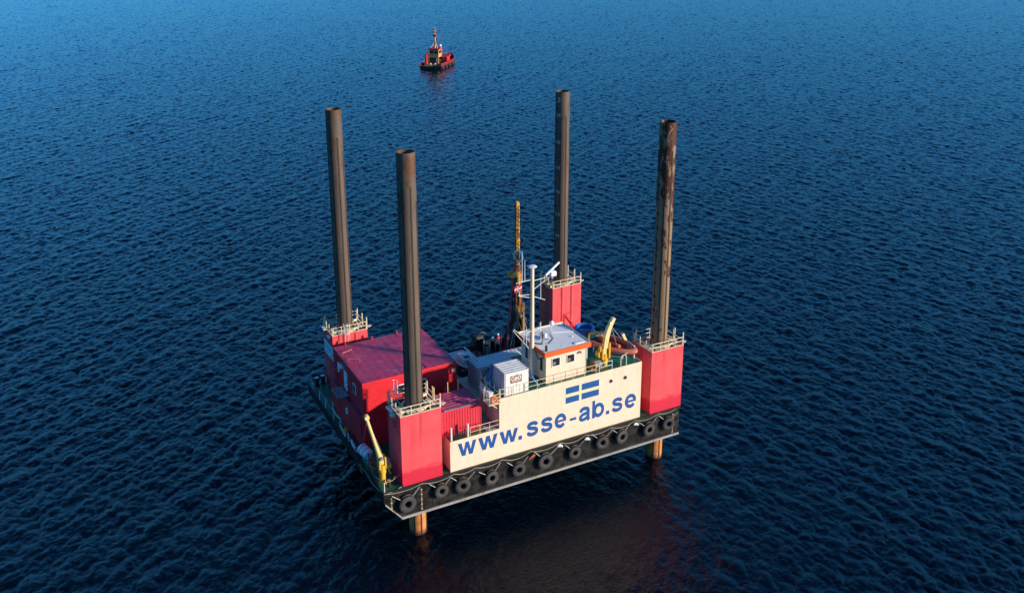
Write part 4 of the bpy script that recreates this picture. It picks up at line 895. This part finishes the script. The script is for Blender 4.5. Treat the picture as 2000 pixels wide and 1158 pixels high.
t=thing('mushroom_vent',(-1.9,10.6,0),'yellow-capped deck vent by the striped float','vent'); MB().cyl((-2.0,11.0,0),(-2.0,11.0,.75),.07,n=8).build('pipe','wht',t); MB().lathe([(0,.95),(.2,.92),(.32,.8),(.3,.72),(0,.72)],(-2.0,11.0,0),16).build('cap','yellow',t,True)
b=MB(); b.bar((-1.5,12.6,.15),(-1.0,11.4,.15),.1); o=b.build('boat_hook','yellow'); tag(o,'thin yellow pole lying by the foot of the red block','pole')
t=thing('life_ring',(9.75,-.3,zh),'orange life ring hung in the balcony basket','life ring'); MB().torus((9.8,-.24,zh+.35),.30,.10,(0,1,0),22,8).build('ring','orange',t,True); MB().bar((9.62,-.36,zh+.22),(9.98,-.36,zh+.48),.10,.05).build('reflective_band','wht',t)
b=MB(); b.tube([(14.35,.45,zh+2.0),(14.7,.9,zh+1.2),(15.0,.5,zh+.6),(15.25,.35,zh+.15)],.10,6); o=b.build('strap_rope','tarp',None,True); tag(o,'blue strap hanging right of the white container','strap')
b=MB(); b.tube([(11.7,3.8,zh+1.9),(11.35,3.2,zh+1.2),(11.0,3.4,zh+.5)],.14,6); b.tube([(11.0,3.4,zh+.5),(10.9,3.1,zh+.15),(11.4,2.95,zh+.12)],.16,6); o=b.build('strap_rope','tarp',None,True); tag(o,'crumpled blue strap left of the white container','strap')
b=MB(); b.bbox(9.4,9.9,3.2,3.9,zl+.1,zl+.5,.08); b.cyl((9.6,2.2,zl+.3),(9.8,3.3,zl+.3),.16,n=10); o=b.build('fire_hose_box','redhose'); tag(o,'dark red hose box on the walkway right of the red container','box')
for i,(x,y) in enumerate(((2.2,6.4),(3.1,5.9))): 
    o=MB().bbox(x,x+.6,y,y+.5,.005,.7,.04).build('equipment_box','greys'); tag(o,('grey','second grey')[i]+' box on the green deck between near tower and red block','box','boxes behind the near tower')
# flag on the mast halyard
n=9; vs=[]
for i in range(n):
    for j in range(2): vs.append((13.62+.105*i,2.4+.06*math.sin(i*.9),16.35+j*.62+.025*i))
fm=[]; 
def fcol(i): return 1 if i in (2,) else 0
b=MB()
rows=(0,.40,.58,1.0)
for r_ in range(3):
    for i in range(n-1):
        def P_(i,t): 
            a0=Vector(vs[i*2]); a1=Vector(vs[i*2+1]); return a0.lerp(a1,t)
        b.add([P_(i,rows[r_]),P_(i+1,rows[r_]),P_(i+1,rows[r_+1]),P_(i,rows[r_+1])],[(0,1,2,3)],1 if (r_==1 or i==3) else 0)
o=b.build('pennant_flag',['cloth_red','wht'],None,True); tag(o,'small red flag with a white cross beside the signal mast','flag')

# --- tyre fenders along the front of the hull
rt=random.Random(3)
def tyre_fender(x,z,s,lab,proto=[]):
    if not proto:
        t=thing('tyre_fender',(0,0,0),lab,'tyre','tyre fenders along the hull')
        b=MB(); P_=[(.34,-.20),(.42,-.24),(.62,-.25),(.76,-.21),(.81,-.12),(.82,0),(.81,.12),(.76,.21),(.62,.25),(.42,.24),(.34,.20),(.36,.0),(.34,-.20)]
        b.lathe(P_,(0,0,0),30,0,(0,-1,0))
        for k in range(26):
            a=2*math.pi*k/26; b.M=Matrix.Rotation(a,4,'Y'); b.box(.79,.845,-.21,-.02,-.045,.045); b.M=Matrix.Rotation(a+.12,4,'Y'); b.box(.79,.845,.02,.21,-.045,.045)
        b.M=Matrix.Identity(4); b.build('tyre','tyre',t,True)
        for sx in (-1,1):
            b=MB(); b.cyl((sx*.55,.05,.52),(sx*1.38,.12,1.22),.045 if sx<0 else .035,n=6)
            for q in range(6): p=Vector((sx*.55,.05,.52)).lerp(Vector((sx*1.38,.12,1.22)),q/6+.08); b.torus(p,.055,.022,(1,q%2,.5),8,5)
            b.build('chain','chain',t)
        b=MB(); b.tube([(-.55,.05,.52),(-.35,.0,.84),(0,-.02,.93),(.35,.0,.84),(.55,.05,.52)],.03,6); b.build('sling_rope','roped',t,True)
        proto.append(t); o=t
    else:
        o=proto[0].copy(); C.collection.objects.link(o); o['label']=lab
        for ch in proto[0].children:
            c_=ch.copy(); C.collection.objects.link(c_); c_.parent=o
    o.location=(x,-.47,z); o.scale=(s,1,s); o.rotation_euler=(0,rt.uniform(-.10,.10),rt.uniform(-.12,.12)); return o
TY=[(.23,-1.6,1.05,'large tyre fender nearest the left end, under the near red tower'),(3.8,-1.28,.88,'tyre fender under the right edge of the near red tower'),(6.13,-1.42,.95,'tyre fender under the first letter of the web address'),
(9.32,-1.50,.93,'tyre fender under the third letter w'),(12.43,-1.50,.88,'treaded tyre fender left of the hanging orange float'),(15.56,-1.48,1.02,'tyre fender right of the hanging orange float, the biggest mid-hull'),
(19.1,-1.5,.88,'tyre fender under the dash of the web address'),(22.54,-1.27,.88,'left of the two close tyres under the letters a and b'),(25.03,-1.3,.93,'right of the two close tyres, under the last two letters'),
(28.6,-1.43,.92,'tyre fender left of the outermost one, under the right red tower'),(31.22,-1.42,.90,'outermost tyre fender at the right end of the hull')]
for a_ in TY: tyre_fender(*a_)
o=MB().lathe([(0,-.42),(.07,-.4),(.12,-.33),(.12,.33),(.07,.4),(0,.42)],(14.0,-.40,-.6),12,0,(1,0,.45)).build('orange_float',plain('float_orange',(.50,.12,.03),.7,0,.5,9),None,True); tag(o,'orange float hung on the hull between two tyres','float')
for i,(x,z) in enumerate(((17.35,-.30),(20.7,-.45),(26.95,-.42))):
    b=MB(); b.ball((x,-.33,z),.22,8,0,(1.3,.5,.8)); b.ball((x+.3,-.3,z-.15),.14,8); o=b.build('rag_bundle','white',None,True); tag(o,'white rag bundle tied to the hull edge, '+('left','middle','right')[i]+' one of three','rag','rag bundles on the hull edge')
# ================================================================== tug far off
TC=Vector((131.0,275.6,ZW-.55)); TH=R(45)
tg=thing('tugboat',TC,'red and black workboat with a buff wheelhouse and tall mast, far off on the water','tugboat')
TM=Matrix.Translation(TC)@Matrix.Rotation(TH,4,'Z')
def tb(): b=MB(); b.M=TM; return b
# x forward, y to port
def plan(t): return 4.6 if t<.62 else 4.6*(1-((t-.62)/.38)**2.4)
n=16; LT=23
b=tb(); vs=[]
for i in range(n):
    t=i/(n-1); x=-11+LT*t; w=max(.25,plan(t)); sh=2.3+1.5*max(0,t-.62)/.38
    vs+= [(x,-w*.92,-.6),(x,-w,sh-1.0),(x,-w,sh-.5),(x,w,sh-.5),(x,w,sh-1.0),(x,w*.92,-.6)]
b.add(vs,[(i*6+j,i*6+j+1,(i+1)*6+j+1,(i+1)*6+j) for i in range(n-1) for j in (0,1,3,4)]); b.add([vs[j] for j in range(6)],[tuple(range(6))]); b.build('hull','black',tg)
b=tb(); 
for s in (-1,1):
    vs=[]
    for i in range(n):
        t=i/(n-1)
        if s>0 and t<.0: continue
        x=-11+LT*t; w=max(.25,plan(t)); sh=2.3+1.5*max(0,t-.62)/.38
        vs+=[(x,s*(w+.03),sh-.5),(x,s*(w+.03),sh+.55),(x,s*(w-.12),sh+.55),(x,s*(w-.12),sh-.5)]
    k=len(vs)//4; b.add(vs,[(i*4+j,i*4+j+1,(i+1)*4+j+1,(i+1)*4+j) for i in range(k-1) for j in range(3)])
b.build('bulwark',plain('tug_bulwark',(.34,.015,.015),.5,0,.5,1),tg)
b=tb(); b.add([(-10.9,-4.5,1.75),(-10.9,4.5,1.75),(3.3,4.5,1.75),(8,3.6,1.95),(10.5,1.8,2.2),(10.5,-1.8,2.2),(8,-3.6,1.95),(3.3,-4.5,1.75)],[tuple(range(8))]); b.build('deck',plain('tug_deck',(.16,.11,.08),.8),tg)
for y,x in ((-4.85,-9),(-4.85,-5),(-4.85,-1),(-4.8,3),(-4.1,6.5),(4.85,-9)):
    b=tb(); b.torus((x,y,1.0),.55,.24,(0,1,0),16,6); b.build('fender','tyre',tg,True)
b=tb(); b.bbox(-4.5,-.5,.0,3.6,1.8,4.4,.08); b.build('deckhouse',plain('tug_cavity_shade',(.04,.035,.03),.6),tg)  # near-black colour stands for the shaded cavity under the bridge deck
b=tb(); b.bbox(-4.6,-.6,-1.0,3.4,4.4,5.2,.08); b.build('bridge_deck',plain('tug_cream',(.70,.42,.18),.5),tg)
b=tb(); b.bbox(-4.3,-1.0,-1.2,2.9,5.2,7.6,.12); whh=b.build('wheelhouse','tugy',tg)
b=tb(); b.box(-4.34,-4.305,-.9,.6,6.0,7.2); b.box(-4.34,-4.305,1.0,2.6,6.0,7.2); b.box(-4.0,-1.3,-1.24,-1.205,6.0,7.2); b.build('window_band','glass',whh)
b=tb(); b.bbox(-4.7,-.7,-1.6,3.2,7.62,8.1,.06); b.build('roof','tugred',whh)
b=tb()
for p in ((-4.5,-1.2),(-4.5,3.1),(-.7,-1.2),(-.7,3.1)): b.cyl((p[0],p[1],1.8),(p[0],p[1],7.6),.16,n=8)
pieces(b,'pillar','tugy',tg)
b=tb(); b.cyl((-2.6,.9,8.1),(-2.6,.9,16.6),.38,.16,10); b.bar((-2.6,-.6,11.0),(-2.6,2.4,11.0),.2); b.bar((-2.6,-.2,14.6),(-2.6,1.9,14.6),.25); b.bar((-2.6,.2,15.8),(-2.6,1.6,15.8),.3)
b.bar((-3.6,-.6,8.2),(-2.6,.7,10.6),.2); b.bar((-3.6,2.4,8.2),(-2.6,1.0,10.6),.2); mt_=b.build('mast','tugy',tg)
b=tb(); b.bbox(-3.0,-2.2,.1,1.7,12.8,13.6,.1); b.build('firefighting_monitor','tugred',mt_)
b=tb(); b.ball((-1.6,-1.0,9.0),.55,10); b.build('radar_dome','wht',tg,True)
b=tb(); b.bbox(-2.6,-1.4,-1.5,-.6,8.1,8.9,.08); b.build('raft_canister','ppink',tg)
for x in (-5.0,-3.2):
    b=tb(); b.cyl((x,4.0,1.8),(x,4.0,5.8),.6,.5,12); b.build('funnel','tugred',tg,True)
b=tb(); b.bbox(-1.0,2.4,-3.7,-1.0,1.8,4.4,.1); b.build('deck_crane_house','tugred',tg)
b=tb(); b.bbox(7.6,9.6,-1.7,1.7,2.2,4.0,.2); b.build('bow_winch','tugred',tg)
b=tb(); b.bbox(-9.8,-8.2,3.0,4.2,1.8,2.9,.1); b.build('towing_winch',M['black'],tg)
for x in (-10.3,-9.2,-6.5): 
    b=tb(); b.bbox(x,x+.7,-4.4,-3.8,1.8,2.8,.1); b.build('bollard','tugred',tg)
b=tb(); b.ball((-7.6,1.2,2.2),.45,8); b.ball((-7.2,-.6,2.2),.4,8); pieces(b,'deck_buoy','lamp',tg)

# ================================================================== a worker at the far rail of the drill floor
def person(px,py,pz,rot,label):
    t=thing('person',(px,py,pz),label,'person')
    def chain(name,verts,edges,radii,mat,root=0,sub=1):
        me=bpy.data.meshes.new(name); me.from_pydata(verts,edges,[]); me.materials.append(M[mat])
        o=bpy.data.objects.new(name,me); C.collection.objects.link(o); o.parent=t; o.rotation_euler=(0,0,rot)
        sk=o.modifiers.new('skin','SKIN'); sk.use_smooth_shade=True
        for v,r in zip(me.skin_vertices[0].data,radii): v.radius=(r,r)
        me.skin_vertices[0].data[root].use_root=True
        if sub: sb=o.modifiers.new('sub','SUBSURF'); sb.levels=sub; sb.render_levels=sub
        return o
    V=[(0,0,.95),(0,0,1.15),(0,-.02,1.36),(0,-.03,1.47),(0,-.03,1.56),(0,-.05,1.66),(0,-.05,1.73),
       (-.10,0,.90),(-.11,-.02,.50),(-.11,.02,.09),(-.11,-.13,.05),(.10,0,.90),(.13,.06,.50),(.13,.10,.09),(.13,-.05,.05),
       (-.20,-.02,1.40),(-.27,.0,1.13),(-.24,-.20,.98),(-.22,-.28,.95),(.20,-.02,1.40),(.28,.0,1.13),(.26,-.18,.95),(.25,-.26,.91)]
    E_=[(0,1),(1,2),(2,3),(3,4),(4,5),(5,6),(0,7),(7,8),(8,9),(9,10),(0,11),(11,12),(12,13),(13,14),(2,15),(15,16),(16,17),(17,18),(2,19),(19,20),(20,21),(21,22)]
    Rr=[.14,.15,.17,.075,.065,.10,.085,.095,.07,.05,.045,.095,.07,.05,.045,.07,.052,.038,.035,.07,.052,.038,.035]
    # five fingers on each hand
    for h in (18,22):
        hx,hy,hz=V[h]
        for q in range(5):
            dxx=(-.03+.015*q) if q<4 else (.045 if h==18 else -.045); L=(.055,.065,.06,.045,.04)[q]
            a_=len(V); V.append((hx+dxx,hy-L*.7,hz-.01)); V.append((hx+dxx*1.1,hy-L*1.2,hz-.04)); E_+= [(h,a_),(a_,a_+1)]; Rr+=[.010,.008]
    body=chain('body',V,E_,Rr,'dark')
    j=chain('jacket',[(0,0,.98),(0,0,1.15),(0,-.02,1.36),(0,-.03,1.46),(-.21,-.02,1.40),(-.275,.0,1.13),(-.245,-.18,.99),(.21,-.02,1.40),(.285,.0,1.13),(.265,-.16,.96)],[(0,1),(1,2),(2,3),(2,4),(4,5),(5,6),(2,7),(7,8),(8,9)],[.165,.175,.195,.10,.085,.068,.052,.085,.068,.052],'cloth_red')
    Mx=Matrix.Translation((px,py,pz))@Matrix.Rotation(rot,4,'Z')
    b=MB(); b.M=Mx; b.ball((0,-.06,1.64),.098,14,0,(.82,.95,1.15)); b.ball((0,-.155,1.63),.018,6); 
    for s in (-1,1): b.ball((s*.083,-.05,1.63),.02,6)
    hd=b.build('head','skin',t,True)
    b=MB(); b.M=Mx
    for s in (-1,1): b.ball((s*.032,-.146,1.66),.012,6)
    pieces(b,'eye','black',t); b=MB(); b.M=Mx; b.box(-.025,.025,-.152,-.142,1.585,1.593); b.build('mouth','redhose',t)
    b=MB(); b.M=Mx; b.lathe([(.155,1.70),(.135,1.705),(.13,1.75),(.10,1.81),(.05,1.84),(0,1.845)],(0,-.05,0),18); b.build('hard_hat','wht',t,True)
    return t
person(20.05,17.95,FZ,R(200),'worker in a red jacket and white hard hat standing on the drill floor')
